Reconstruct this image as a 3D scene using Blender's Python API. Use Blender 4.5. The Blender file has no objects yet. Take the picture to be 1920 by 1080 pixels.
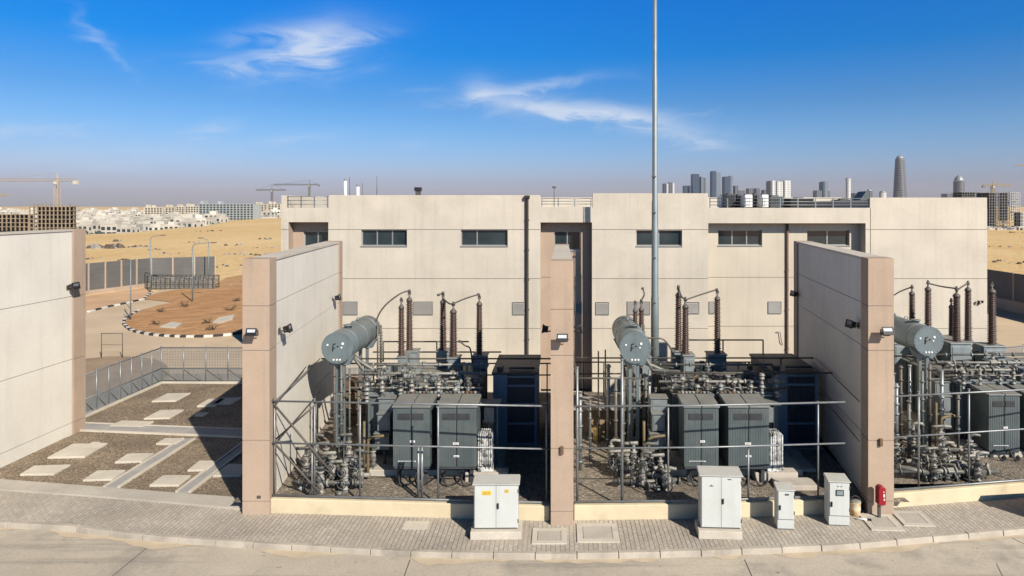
import bpy, math, random
from mathutils import Vector, Matrix, noise as mnoise

# ------------------------------------------------------------------ camera, sky, sun, exposure
F, CX, HY, CH = 1250.0, 1050.0, 387.0, 8.3        # focal length, principal point (in 1920x1080 units), eye height
scn = bpy.context.scene
col = scn.collection
cam_d = bpy.data.cameras.new("camera"); cam = bpy.data.objects.new("camera", cam_d); col.objects.link(cam)
cam.location = (0, 0, CH); cam.rotation_euler = (math.radians(90), 0, 0)
cam_d.sensor_width = 36; cam_d.lens = 36 * F / 1920
cam_d.shift_x = (960 - CX) / 1920; cam_d.shift_y = -(540 - HY) / 1920
cam_d.clip_start = .1; cam_d.clip_end = 40000
scn.camera = cam

SUN = Vector((6.0, -8.1, 6.87)).normalized()
sun_d = bpy.data.lights.new("sun", 'SUN'); sun_d.energy = 5.0; sun_d.angle = math.radians(.5); sun_d.color = (1, .93, .82)
sun = bpy.data.objects.new("sun", sun_d); col.objects.link(sun)
sun.rotation_euler = (-SUN).to_track_quat('-Z', 'Y').to_euler(); sun.location = (40, -50, 60)

scn.view_settings.view_transform = 'Standard'; scn.view_settings.look = 'None'
scn.cycles.diffuse_bounces = 1
scn.view_settings.gamma = 1; scn.view_settings.exposure = .42

world = bpy.data.worlds.new("World"); scn.world = world; world.use_nodes = True
wt = world.node_tree
def wn(t, **k):
    n = wt.nodes.new(t)
    for a, b in k.items(): setattr(n, a, b)
    return n
def wm(op, a, b=None, c=None):
    n = wn('ShaderNodeMath', operation=op)
    for i, v in enumerate((a, b, c)):
        if v is None: continue
        if isinstance(v, (int, float)): n.inputs[i].default_value = v
        else: wt.links.new(v, n.inputs[i])
    return n.outputs[0]
bg = wt.nodes['Background']; bg.inputs['Strength'].default_value = .08
sky = wn('ShaderNodeTexSky', sky_type='NISHITA'); sky.sun_disc = False
sky.sun_elevation = math.asin(SUN.z); sky.sun_rotation = math.atan2(SUN.x, SUN.y)
sky.air_density = 1.0; sky.dust_density = 1.5; sky.ozone_density = 1.0
tc = wn('ShaderNodeTexCoord'); sp = wn('ShaderNodeSeparateXYZ'); wt.links.new(tc.outputs['Generated'], sp.inputs[0])
dx, dy, dz = sp.outputs
dys = wm('MAXIMUM', dy, .05)
su = wm('DIVIDE', dx, dys); sv = wm('DIVIDE', dz, dys)
# clear-sky tint by elevation (dusty and lilac at the horizon, deep azure above)
rmp = wn('ShaderNodeValToRGB'); wt.links.new(dz, rmp.inputs[0])
SKYTINT = [(0.0, (1.72, 1.54, 1.84)), (.015, (1.22, 1.15, 1.62)), (.035, (.90, .93, 1.45)), (.07, (.66, .88, 1.40)), (.11, (.46, .80, 1.30)), (.15, (.28, .68, 1.2)), (.22, (.02, .60, 1.3)), (.30, (.0, .60, 1.45)), (.42, (.0, .20, .50)), (1, (.01, .06, .16))]
e = rmp.color_ramp.elements
e[0].position = 0; e[0].color = SKYTINT[0][1] + (1,)
e[1].position = 1; e[1].color = SKYTINT[-1][1] + (1,)
for p, c in SKYTINT[1:-1]:
    x = e.new(p); x.color = c + (1,)
tint = wn('ShaderNodeMix', data_type='RGBA', blend_type='MULTIPLY'); tint.inputs[0].default_value = 1
wt.links.new(sky.outputs[0], tint.inputs[6]); wt.links.new(rmp.outputs[0], tint.inputs[7])
# high thin cloud: soft blobs (by direction) broken up with stretched noise
def cloud_noise(sx, sy, det, off, warp=.6):
    cmb = wn('ShaderNodeCombineXYZ'); wt.links.new(wm('MULTIPLY', su, sx), cmb.inputs[0]); wt.links.new(wm('MULTIPLY', sv, sy), cmb.inputs[1]); cmb.inputs[2].default_value = off
    n = wn('ShaderNodeTexNoise'); n.inputs['Scale'].default_value = 1; n.inputs['Detail'].default_value = det; n.inputs['Roughness'].default_value = .62; n.inputs['Distortion'].default_value = warp
    wt.links.new(cmb.outputs[0], n.inputs['Vector']); return n.outputs['Fac']
n1 = cloud_noise(9, 30, 7, 3.3, 1.0); n2 = cloud_noise(3.5, 9, 5, 8.1, .8)
wu = wm('ADD', su, wm('MULTIPLY', wm('SUBTRACT', n2, .5), .16)); wv = wm('ADD', sv, wm('MULTIPLY', wm('SUBTRACT', n1, .5), .05))
CLOUDS = [  # px, py, half length, half height, tilt (deg, + = right end higher), amount
    (575, 92, 110, 44, 10, .9), (600, 85, 60, 34, 40, .5), (450, 118, 110, 12, -3, .45), (520, 66, 110, 16, 4, .45), (650, 75, 70, 14, 12, .35), (596, 130, 22, 26, 10, .35),
    (188, 78, 75, 9, -48, .30), (160, 60, 30, 12, -20, .2), (1000, 165, 120, 11, 9, .7), (912, 172, 36, 24, -10, .7), (1060, 208, 160, 20, -5, .85), (1000, 195, 60, 14, -12, .35), (1170, 224, 120, 20, -10, .65),
    (1285, 256, 70, 17, -6, .5), (1300, 215, 60, 5, 8, .18), (400, 240, 60, 11, 8, .4), (545, 262, 75, 10, 8, .32), (45, 246, 90, 14, 2, .45), (160, 240, 60, 9, 3, .22), (250, 285, 200, 26, 3, .16), (760, 272, 40, 9, 5, .15), (800, 168, 40, 6, 3, .16), (100, 300, 260, 30, 0, .15)]
acc = None
for (px, py, hl, hh, tilt, amt) in CLOUDS:
    cu, cv = (px - CX) / F, (HY - py) / F; a = math.radians(tilt); ca, sa = math.cos(a), math.sin(a)
    du = wm('SUBTRACT', wu, cu); dv = wm('SUBTRACT', wv, cv)
    p = wm('MULTIPLY', wm('ADD', wm('MULTIPLY', du, ca), wm('MULTIPLY', dv, sa)), F / hl)
    q = wm('MULTIPLY', wm('SUBTRACT', wm('MULTIPLY', dv, ca), wm('MULTIPLY', du, sa)), F / hh)
    g = wm('MULTIPLY', wm('POWER', 2.718, wm('MULTIPLY', wm('ADD', wm('MULTIPLY', p, p), wm('MULTIPLY', q, q)), -1.0)), amt)
    acc = g if acc is None else wm('ADD', acc, g)
wisp = wm('MULTIPLY', acc, wm('ADD', wm('MULTIPLY', wm('SUBTRACT', n1, .30), 2.3), .12))
wispc = wn('ShaderNodeClamp'); wt.links.new(wisp, wispc.inputs[0]); wispc.inputs[2].default_value = .85
front = wm('GREATER_THAN', dy, .06)
cl = wn('ShaderNodeMix', data_type='RGBA'); wt.links.new(wm('MULTIPLY', wispc.outputs[0], front), cl.inputs[0])
wt.links.new(tint.outputs[2], cl.inputs[6]); cl.inputs[7].default_value = (6.2, 7.0, 8.4, 1)
wt.links.new(cl.outputs[2], bg.inputs['Color'])

# ------------------------------------------------------------------ helpers
def G(px, py, z=0.0):
    """ground point (height z) seen at a place of the photograph"""
    Y = F * (CH - z) / (py - HY); return Vector(((px - CX) * Y / F, Y, z))
def U(px, py, Y):
    return Vector(((px - CX) * Y / F, Y, CH - (py - HY) * Y / F))
def XP(px, Y): return (px - CX) * Y / F
def ZP(py, Y): return CH - (py - HY) * Y / F

def tag(o, label=None, cat=None, group=None, kind=None):
    if label: o['label'] = label
    if cat: o['category'] = cat
    if group: o['group'] = group
    if kind: o['kind'] = kind
    return o
def thing(name, label, cat, loc=(0, 0, 0), rz=0, group=None):
    o = bpy.data.objects.new(name, None); col.objects.link(o); o.empty_display_size = .2
    o.location = loc; o.rotation_euler = (0, 0, rz)
    return tag(o, label, cat, group)

class MB:
    """mesh builder; org is subtracted from the coordinates on build (world coordinates -> local)"""
    def __init__(s, org=(0, 0, 0)):
        s.v = []; s.f = []; s.m = []; s.s = []; s.org = Vector(org)
    def face(s, pts, mat=0, smooth=False):
        i = len(s.v); s.v += [Vector(p) for p in pts]; s.f.append(tuple(range(i, i + len(pts)))); s.m.append(mat); s.s.append(smooth)
    def box(s, x0, x1, y0, y1, z0, z1, mat=0, M=None, skip=''):
        p = [Vector(c) for c in ((x0, y0, z0), (x1, y0, z0), (x1, y1, z0), (x0, y1, z0), (x0, y0, z1), (x1, y0, z1), (x1, y1, z1), (x0, y1, z1))]
        if M is not None: p = [M @ q for q in p]
        i = len(s.v); s.v += p
        for k, fc in (('b', (0, 3, 2, 1)), ('t', (4, 5, 6, 7)), ('f', (0, 1, 5, 4)), ('r', (1, 2, 6, 5)), ('k', (2, 3, 7, 6)), ('l', (3, 0, 4, 7))):
            if k in skip: continue
            s.f.append(tuple(i + q for q in fc)); s.m.append(mat); s.s.append(False)
    def hexa(s, lo, hi, mat=0):
        """lo, hi: rings of the same number of points, counter-clockwise seen from above"""
        n = len(lo); i = len(s.v); s.v += [Vector(p) for p in lo] + [Vector(p) for p in hi]
        s.f.append(tuple(i + k for k in reversed(range(n)))); s.f.append(tuple(i + n + k for k in range(n)))
        for k in range(n):
            j = (k + 1) % n; s.f.append((i + k, i + j, i + n + j, i + n + k))
        s.m += [mat] * (n + 2); s.s += [False] * (n + 2)
    def prism(s, poly, z0, z1, mat=0):
        s.hexa([(p[0], p[1], z0) for p in poly], [(p[0], p[1], z1) for p in poly], mat)
    def tube(s, pts, r, n=8, mat=0, caps=True):
        pts = [Vector(p) for p in pts]; rr = r if isinstance(r, (list, tuple)) else [r] * len(pts)
        base = len(s.v); up = None
        for k, p in enumerate(pts):
            d = (pts[min(k + 1, len(pts) - 1)] - pts[max(k - 1, 0)]).normalized()
            a = d.cross(Vector((0, 0, 1)) if abs(d.z) < .95 else Vector((1, 0, 0))).normalized() if up is None else (up - d * up.dot(d)).normalized()
            up = a; b = d.cross(a)
            for j in range(n):
                t = 2 * math.pi * j / n; s.v.append(p + (a * math.cos(t) + b * math.sin(t)) * rr[k])
        for k in range(len(pts) - 1):
            for j in range(n):
                j2 = (j + 1) % n; o = base + k * n
                s.f.append((o + j, o + j2, o + n + j2, o + n + j)); s.m.append(mat); s.s.append(n > 4)
        if caps:
            s.f.append(tuple(base + j for j in reversed(range(n)))); o = base + (len(pts) - 1) * n
            s.f.append(tuple(o + j for j in range(n))); s.m += [mat, mat]; s.s += [False, False]
    def lathe(s, c, prof, n=14, mat=0, axis='z', smooth=True):
        """prof: (r, h) pairs along the axis from point c; closed with caps"""
        c = Vector(c); base = len(s.v)
        for r, h in prof:
            for j in range(n):
                t = 2 * math.pi * j / n; a, b = r * math.cos(t), r * math.sin(t)
                s.v.append(c + (Vector((a, b, h)) if axis == 'z' else Vector((a, h, -b)) if axis == 'y' else Vector((h, a, b))))
        m = len(prof)
        for k in range(m - 1):
            for j in range(n):
                j2 = (j + 1) % n; o = base + k * n
                s.f.append((o + j, o + j2, o + n + j2, o + n + j)); s.m.append(mat); s.s.append(smooth)
        s.f.append(tuple(base + j for j in reversed(range(n)))); s.f.append(tuple(base + (m - 1) * n + j for j in range(n))); s.m += [mat, mat]; s.s += [False, False]
    def build(s, name, mats, parent=None, loc=None, bevel=0, **tags):
        me = bpy.data.meshes.new(name)
        me.from_pydata([tuple(p - s.org) for p in s.v], [], s.f)
        if not isinstance(mats, (list, tuple)): mats = [mats]
        for m in mats: me.materials.append(m)
        me.polygons.foreach_set('material_index', s.m); me.polygons.foreach_set('use_smooth', s.s); me.update()
        o = bpy.data.objects.new(name, me); col.objects.link(o)
        if parent is not None: o.parent = parent
        if loc is not None: o.location = loc
        elif parent is None: o.location = s.org
        if bevel:
            b = o.modifiers.new('edge', 'BEVEL'); b.width = bevel; b.segments = 2; b.limit_method = 'ANGLE'; b.angle_limit = math.radians(50)
        return tag(o, **{k: v for k, v in tags.items()}) if tags else o

def copy_tree(o, parent=None):
    c = o.copy(); col.objects.link(c)
    if parent is not None: c.parent = parent
    for ch in list(o.children): copy_tree(ch, c)
    return c

# ------------------------------------------------------------------ materials
def surf(name, c, rough=.8, metal=0.0, var=.12, scale=1.5, fine=0.0, fscale=60, streak=0.0, bump=0.0, bscale=80, dirt=None, dscale=2.0, damt=.5, spec=.4, local=False, tyre=0, dust=0):
    m = bpy.data.materials.new(name); m.use_nodes = True; t = m.node_tree; N, L = t.nodes, t.links
    b = N['Principled BSDF']; b.inputs['Roughness'].default_value = rough; b.inputs['Metallic'].default_value = metal
    b.inputs['Specular IOR Level'].default_value = spec
    if local: g = N.new('ShaderNodeTexCoord').outputs['Object']
    else: g = N.new('ShaderNodeNewGeometry').outputs['Position']
    def nz(sc, det=4, vec=g, ro=.55):
        n = N.new('ShaderNodeTexNoise'); n.inputs['Scale'].default_value = sc; n.inputs['Detail'].default_value = det; n.inputs['Roughness'].default_value = ro
        L.new(vec, n.inputs['Vector']); return n.outputs['Fac']
    def mp(v, a, bb, c0, d):
        n = N.new('ShaderNodeMapRange'); L.new(v, n.inputs[0])
        for i, q in enumerate((a, bb, c0, d)): n.inputs[i + 1].default_value = q
        return n.outputs[0]
    def mul(a, bb):
        n = N.new('ShaderNodeMath'); n.operation = 'MULTIPLY'; L.new(a, n.inputs[0]); L.new(bb, n.inputs[1]); return n.outputs[0]
    f = mp(nz(scale), .3, .7, 1 - var, 1 + var)
    if fine: f = mul(f, mp(nz(fscale, 2), .3, .7, 1 - fine, 1 + fine))
    if streak:
        mv = N.new('ShaderNodeMapping'); mv.inputs['Scale'].default_value = (2.6, 2.6, .11); L.new(g, mv.inputs[0])
        f = mul(f, mp(nz(1.6, 6, mv.outputs[0], .65), .5, .72, 1.0, 1 - streak))
    mix = N.new('ShaderNodeMix'); mix.data_type = 'RGBA'; mix.blend_type = 'MULTIPLY'; mix.inputs[0].default_value = 1
    mix.inputs[6].default_value = (*c, 1); L.new(f, mix.inputs[7]); out = mix.outputs[2]
    if dirt:
        d = N.new('ShaderNodeMix'); d.data_type = 'RGBA'; L.new(mp(nz(dscale, 6, g, .65), .52, .72, 0, damt), d.inputs[0]); L.new(out, d.inputs[6]); d.inputs[7].default_value = (*dirt, 1); out = d.outputs[2]
    if dust:   # wind-blown dust lying on upward faces
        ng = N.new('ShaderNodeNewGeometry'); sn = N.new('ShaderNodeSeparateXYZ'); L.new(ng.outputs['Normal'], sn.inputs[0])
        dm = N.new('ShaderNodeMix'); dm.data_type = 'RGBA'; L.new(mul(mp(sn.outputs[2], .25, .9, .06, dust), mp(nz(3.5, 5, g, .65), .3, .65, .45, 1.0)), dm.inputs[0]); L.new(out, dm.inputs[6]); dm.inputs[7].default_value = (.33, .275, .20, 1); out = dm.outputs[2]
    L.new(out, b.inputs['Base Color'])
    if tyre:
        mv2 = N.new('ShaderNodeMapping'); mv2.inputs['Scale'].default_value = (.10, 1.6, 1); mv2.inputs['Rotation'].default_value = (0, 0, .06); L.new(g, mv2.inputs[0])
        d = N.new('ShaderNodeMix'); d.data_type = 'RGBA'; L.new(mp(nz(1.3, 6, mv2.outputs[0], .68), .53, .75, 0, tyre), d.inputs[0]); L.new(out, d.inputs[6]); d.inputs[7].default_value = (.13, .12, .11, 1)
        o = N.new('ShaderNodeMix'); o.data_type = 'RGBA'; L.new(mp(nz(5.5, 3, g, .5), .70, .74, 0, tyre), o.inputs[0]); L.new(d.outputs[2], o.inputs[6]); o.inputs[7].default_value = (.10, .09, .08, 1); L.new(o.outputs[2], b.inputs['Base Color'])
    if bump:
        bp = N.new('ShaderNodeBump'); bp.inputs['Strength'].default_value = bump; bp.inputs['Distance'].default_value = .02; L.new(nz(bscale, 3), bp.inputs['Height']); L.new(bp.outputs[0], b.inputs['Normal'])
    m['out'] = 0
    return m

def pebble_mat(name, c1, c2, c3, cell=9.0, bump=.9):
    m = bpy.data.materials.new(name); m.use_nodes = True; t = m.node_tree; N, L = t.nodes, t.links; b = N['Principled BSDF']; b.inputs['Roughness'].default_value = .9
    g = N.new('ShaderNodeNewGeometry').outputs['Position']
    v = N.new('ShaderNodeTexVoronoi'); v.inputs['Scale'].default_value = cell; L.new(g, v.inputs['Vector'])
    r = N.new('ShaderNodeValToRGB'); e = r.color_ramp.elements; e[0].color = (*c1, 1); e[1].color = (*c3, 1); x = e.new(.55); x.color = (*c2, 1); x = e.new(.85); x.color = (*c2, 1)
    sp = N.new('ShaderNodeSeparateColor'); L.new(v.outputs['Color'], sp.inputs[0]); L.new(sp.outputs[0], r.inputs[0])
    n = N.new('ShaderNodeTexNoise'); n.inputs['Scale'].default_value = .7; n.inputs['Detail'].default_value = 4; L.new(g, n.inputs['Vector'])
    mr = N.new('ShaderNodeMapRange'); L.new(n.outputs['Fac'], mr.inputs[0]); mr.inputs[1].default_value = .3; mr.inputs[2].default_value = .7; mr.inputs[3].default_value = .75; mr.inputs[4].default_value = 1.25
    mx = N.new('ShaderNodeMix'); mx.data_type = 'RGBA'; mx.blend_type = 'MULTIPLY'; mx.inputs[0].default_value = 1; L.new(r.outputs[0], mx.inputs[6]); L.new(mr.outputs[0], mx.inputs[7]); L.new(mx.outputs[2], b.inputs['Base Color'])
    bp = N.new('ShaderNodeBump'); bp.invert = True; bp.inputs['Strength'].default_value = bump; bp.inputs['Distance'].default_value = .04; L.new(v.outputs['Distance'], bp.inputs['Height']); L.new(bp.outputs[0], b.inputs['Normal'])
    return m

def paver_mat():
    m = bpy.data.materials.new('block_paving'); m.use_nodes = True; t = m.node_tree; N, L = t.nodes, t.links; b = N['Principled BSDF']; b.inputs['Roughness'].default_value = .9
    g = N.new('ShaderNodeNewGeometry').outputs['Position']
    mp = N.new('ShaderNodeMapping'); mp.inputs['Rotation'].default_value = (0, 0, math.radians(90)); L.new(g, mp.inputs[0])
    k = N.new('ShaderNodeTexBrick'); k.inputs['Scale'].default_value = 1; k.inputs['Brick Width'].default_value = .21; k.inputs['Row Height'].default_value = .115
    k.inputs['Mortar Size'].default_value = .008; k.inputs['Mortar Smooth'].default_value = .3; k.inputs['Color1'].default_value = (.365, .315, .258, 1); k.inputs['Color2'].default_value = (.435, .382, .315, 1); k.inputs['Mortar'].default_value = (.275, .235, .19, 1)
    L.new(mp.outputs[0], k.inputs['Vector'])
    sx = N.new('ShaderNodeSeparateXYZ'); L.new(g, sx.inputs[0])
    def ma(op, a, b_):
        n = N.new('ShaderNodeMath'); n.operation = op
        for i_, q in enumerate((a, b_)):
            if isinstance(q, (int, float)): n.inputs[i_].default_value = q
            else: L.new(q, n.inputs[i_])
        return n.outputs[0]
    fr = ma('FRACT', ma('DIVIDE', sx.outputs[0], .115), 0); ln = ma('LESS_THAN', ma('ABSOLUTE', ma('SUBTRACT', fr, .0), 0), .17)
    def nz(s, d):
        n = N.new('ShaderNodeTexNoise'); n.inputs['Scale'].default_value = s; n.inputs['Detail'].default_value = d; n.inputs['Roughness'].default_value = .65; L.new(g, n.inputs['Vector'])
        r = N.new('ShaderNodeMapRange'); L.new(n.outputs['Fac'], r.inputs[0]); r.inputs[1].default_value = .3; r.inputs[2].default_value = .7; return r
    jn = nz(.33, 4); jn.inputs[3].default_value = .0; jn.inputs[4].default_value = .95
    jx = N.new('ShaderNodeMix'); jx.data_type = 'RGBA'; L.new(ma('MULTIPLY', ln, jn.outputs[0]), jx.inputs[0]); L.new(k.outputs['Color'], jx.inputs[6]); jx.inputs[7].default_value = (.15, .128, .105, 1)
    a = nz(.45, 5); a.inputs[3].default_value = .78; a.inputs[4].default_value = 1.22
    c = nz(14, 3); c.inputs[3].default_value = .82; c.inputs[4].default_value = 1.18
    mm = N.new('ShaderNodeMath'); mm.operation = 'MULTIPLY'; L.new(a.outputs[0], mm.inputs[0]); L.new(c.outputs[0], mm.inputs[1])
    mx = N.new('ShaderNodeMix'); mx.data_type = 'RGBA'; mx.blend_type = 'MULTIPLY'; mx.inputs[0].default_value = 1; L.new(jx.outputs[2], mx.inputs[6]); L.new(mm.outputs[0], mx.inputs[7])
    # sand blown into the joints in patches
    s = nz(.8, 6); s.inputs[1].default_value = .5; s.inputs[2].default_value = .75; s.inputs[3].default_value = 0; s.inputs[4].default_value = .55
    m2 = N.new('ShaderNodeMix'); m2.data_type = 'RGBA'; L.new(s.outputs[0], m2.inputs[0]); L.new(mx.outputs[2], m2.inputs[6]); m2.inputs[7].default_value = (.40, .335, .26, 1)
    L.new(m2.outputs[2], b.inputs['Base Color'])
    bp = N.new('ShaderNodeBump'); bp.inputs['Strength'].default_value = .5; bp.inputs['Distance'].default_value = .01; bp.invert = True; L.new(k.outputs['Fac'], bp.inputs['Height']); L.new(bp.outputs[0], b.inputs['Normal'])
    return m

def tower_mat(name, wall, glass, fl=4.0, colw=6.0, thick=.45):
    """far tower: bands of windows between floors and columns"""
    m = bpy.data.materials.new(name); m.use_nodes = True; t = m.node_tree; N, L = t.nodes, t.links; b = N['Principled BSDF']; b.inputs['Roughness'].default_value = .45
    g = N.new('ShaderNodeNewGeometry').outputs['Position']; s = N.new('ShaderNodeSeparateXYZ'); L.new(g, s.inputs[0])
    def M(op, a, bb):
        n = N.new('ShaderNodeMath'); n.operation = op
        for i, q in enumerate((a, bb)):
            if isinstance(q, (int, float)): n.inputs[i].default_value = q
            else: L.new(q, n.inputs[i])
        return n.outputs[0]
    h = M('GREATER_THAN', M('FRACT', M('DIVIDE', s.outputs[2], fl), 0), thick)
    x = M('GREATER_THAN', M('FRACT', M('DIVIDE', M('ADD', s.outputs[0], s.outputs[1]), colw), 0), .35)
    mx = N.new('ShaderNodeMix'); mx.data_type = 'RGBA'; L.new(M('MULTIPLY', h, x), mx.inputs[0]); mx.inputs[6].default_value = (*wall, 1); mx.inputs[7].default_value = (*glass, 1); L.new(mx.outputs[2], b.inputs['Base Color'])
    return m

def sand_mat(name, c, c2, sc=.05):
    m = bpy.data.materials.new(name); m.use_nodes = True; t = m.node_tree; N, L = t.nodes, t.links; b = N['Principled BSDF']; b.inputs['Roughness'].default_value = 1; b.inputs['Specular IOR Level'].default_value = .1
    g = N.new('ShaderNodeNewGeometry').outputs['Position']
    def nz(s, d, st=(1, 1, 1)):
        mp = N.new('ShaderNodeMapping'); mp.inputs['Scale'].default_value = st; L.new(g, mp.inputs[0])
        n = N.new('ShaderNodeTexNoise'); n.inputs['Scale'].default_value = s; n.inputs['Detail'].default_value = d; n.inputs['Roughness'].default_value = .62; L.new(mp.outputs[0], n.inputs['Vector'])
        r = N.new('ShaderNodeMapRange'); L.new(n.outputs['Fac'], r.inputs[0]); r.inputs[1].default_value = .35; r.inputs[2].default_value = .68; return r.outputs[0]
    mx = N.new('ShaderNodeMix'); mx.data_type = 'RGBA'; L.new(nz(sc, 7, (1, .35, 1)), mx.inputs[0]); mx.inputs[6].default_value = (*c, 1); mx.inputs[7].default_value = (*c2, 1)
    r = N.new('ShaderNodeMapRange'); L.new(nz(.8, 5), r.inputs[0]); r.inputs[3].default_value = .86; r.inputs[4].default_value = 1.1
    m2 = N.new('ShaderNodeMix'); m2.data_type = 'RGBA'; m2.blend_type = 'MULTIPLY'; m2.inputs[0].default_value = 1; L.new(mx.outputs[2], m2.inputs[6]); L.new(r.outputs[0], m2.inputs[7]); L.new(m2.outputs[2], b.inputs['Base Color'])
    bp = N.new('ShaderNodeBump'); bp.inputs['Strength'].default_value = .5; bp.inputs['Distance'].default_value = .25; L.new(nz(.5, 6), bp.inputs['Height']); L.new(bp.outputs[0], b.inputs['Normal'])
    return m

CREAM = surf('cream_render', (.515, .458, .375), .9, var=.08, scale=.55, fine=.05, fscale=25, streak=.10, bump=.2, bscale=90, dirt=(.39, .345, .28), dscale=.45, damt=.4)
PALE = surf('pale_render', (.67, .62, .535), .9, var=.06, scale=.5, fine=.05, fscale=25, streak=.08, bump=.15, bscale=90, dirt=(.51, .475, .41), dscale=.6, damt=.4)
TAN = surf('tan_render', (.39, .29, .214), .9, var=.07, scale=.8, fine=.05, fscale=25, streak=.13, bump=.15, bscale=90, dirt=(.30, .23, .175), dscale=1.1, damt=.35)
GROOVE = surf('joint_mortar', (.42, .355, .28), .95, var=.1)
PLINTH = surf('plinth_render', (.60, .50, .335), .9, var=.08, scale=1.2, fine=.05, dirt=(.38, .31, .21), dscale=1.6, damt=.5, bump=.15)
CONC = surf('concrete', (.42, .375, .315), .9, var=.12, scale=.8, fine=.08, fscale=30, dirt=(.27, .24, .20), dscale=1.0, damt=.5, bump=.15)
CONCL = surf('pale_concrete', (.52, .465, .38), .9, var=.09, scale=1.3, fine=.07, fscale=30, dirt=(.33, .29, .23), dscale=1.8, damt=.4, bump=.2)
CONCD = surf('dark_concrete', (.27, .245, .21), .9, var=.14, scale=1.1, fine=.1, fscale=30, bump=.2)
ROADM = surf('road_concrete', (.45, .388, .305), .88, var=.16, scale=.28, fine=.09, fscale=18, dirt=(.245, .22, .19), dscale=.6, damt=.85, bump=.12, bscale=60, tyre=.55)
KERBM = surf('kerb_concrete', (.40, .35, .285), .9, var=.2, scale=1.3, fine=.08, dirt=(.19, .165, .135), dscale=1.1, damt=.8, bump=.15)
JOINT = surf('joint_sealant', (.06, .055, .05), .9)
PEB = pebble_mat('dark_pebbles', (.11, .08, .05), (.24, .18, .12), (.40, .32, .23), 25.0, .6)
PEBL = pebble_mat('bay_gravel', (.08, .065, .048), (.20, .165, .125), (.36, .305, .235), 20.0, .6)
PAVE = paver_mat()
SAND = sand_mat('desert_sand', (.61, .405, .18), (.69, .50, .262), .03)
SOIL = sand_mat('orange_soil', (.41, .22, .10), (.47, .28, .145), .12)
SITE = surf('site_road_concrete', (.53, .405, .27), .9, var=.12, scale=.2, fine=.05, fscale=8, dirt=(.40, .30, .19), dscale=.25, damt=.6)
GREY = surf('blue_grey_paint', (.085, .110, .117), .47, .15, var=.14, scale=2.2, fine=.06, streak=.22, dirt=(.135, .118, .09), dscale=2.2, damt=.5, dust=0.5)
GREYL = surf('light_grey_paint', (.165, .19, .195), .5, .15, var=.18, scale=2.5, dirt=(.13, .11, .085), dscale=3, damt=.5, dust=0.5)
GREYD = surf('dark_grey_paint', (.035, .042, .05), .5, .1, var=.2, scale=2, dust=0.4)
TANK = surf('tank_paint', (.135, .175, .192), .42, .2, var=.10, scale=2.0, fine=.05, streak=.22, dirt=(.155, .145, .12), dscale=2.2, damt=.45, dust=0.3)
NAVY = surf('navy_paint', (.10, .185, .27), .4, .1, var=.15, scale=1.5, dust=0.3)
NAVYD = surf('dark_navy_paint', (.03, .045, .068), .5, var=.2)
GALV = surf('galvanised_steel', (.24, .25, .255), .45, .5, var=.16, scale=4, fine=.08, fscale=40)
LID = surf('trench_lid_concrete', (.315, .295, .275), .85, var=.1, scale=1.5, fine=.06, dirt=(.42, .38, .31), dscale=1.5, damt=.5)
TURRET = surf('turret_paint', (.215, .25, .262), .5, .15, var=.2, scale=3, fine=.08, streak=.2, dirt=(.14, .12, .09), dscale=3, damt=.5, dust=0.5)
GALVM = surf('mast_steel', (.20, .235, .245), .5, .3, var=.1, scale=2)
GALVD = surf('weathered_steel', (.085, .078, .072), .6, .35, var=.2, scale=4, dust=0.35)
PIPEM = surf('pipe_paint', (.105, .112, .108), .5, .3, var=.3, scale=6, dirt=(.06, .045, .035), dscale=7, damt=.7, dust=0.45)
WHITEP = surf('pale_cast_fittings', (.265, .255, .23), .55, .1, var=.25, scale=8, dirt=(.09, .08, .065), dscale=9, damt=.7, dust=0.3)
BROWN = surf('brown_porcelain', (.062, .036, .028), .35, var=.15, scale=5, spec=.5)
RUST = surf('rusty_brown', (.15, .085, .05), .75, .1, var=.25, scale=5)
OCHRE = surf('ochre_paint', (.15, .112, .058), .65, .1, var=.25, scale=5, dirt=(.06, .045, .03), dscale=6, damt=.6)
CABW = surf('cabinet_white', (.55, .565, .535), .45, .1, var=.04, scale=1.5, fine=.02, streak=.09, dirt=(.42, .385, .32), dscale=1.6, damt=.28)
CABR = surf('cabinet_roof', (.55, .545, .50), .5, .1, var=.06, scale=2, dirt=(.40, .36, .28), dscale=2, damt=.35, dust=0.35)
BLACK = surf('black_plastic', (.015, .015, .017), .5)
YELLOW = surf('yellow_sticker', (.66, .47, .05), .5, var=.12, scale=30)
INK = surf('dark_print', (.05, .045, .04), .6)
REDM = surf('red_cover', (.27, .010, .018), .35, var=.12, scale=5, dirt=(.22, .02, .03), dscale=6, damt=.4)
WHITEM = surf('white_paint', (.72, .71, .68), .5, var=.06, scale=3)
SPECK = pebble_mat('mottled_fins', (.01, .01, .01), (.50, .50, .48), (.70, .69, .66), 10.0, .5)
GLASS = surf('window_glass', (.02, .034, .04), .12, 0, var=.4, scale=.9, spec=.45)
ALU = surf('window_frame', (.33, .33, .31), .4, .5, var=.08)
LOUV = surf('louvre_paint', (.27, .255, .235), .6, .1, var=.08)
FENCEG = surf('fence_screen', (.125, .118, .11), .8, .1, var=.12, scale=.8)
MESHW = surf('fence_wire', (.23, .235, .235), .5, .3, var=.1)
CRANE = surf('crane_yellow', (.44, .31, .15), .6, var=.1, scale=.3)
CRANEG = surf('crane_grey', (.15, .14, .14), .6)
LAMPG = surf('lamp_glass', (.50, .52, .53), .15, 0, var=.12, scale=20, spec=.6)
HOUSEW = surf('villa_white', (.54, .49, .41), .9, var=.3, scale=.03)
HOUSEG = surf('villa_windows', (.042, .055, .058), .6, spec=.2)
BARE = surf('raw_concrete_frame', (.27, .21, .145), .9, var=.2, scale=.2)
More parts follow.
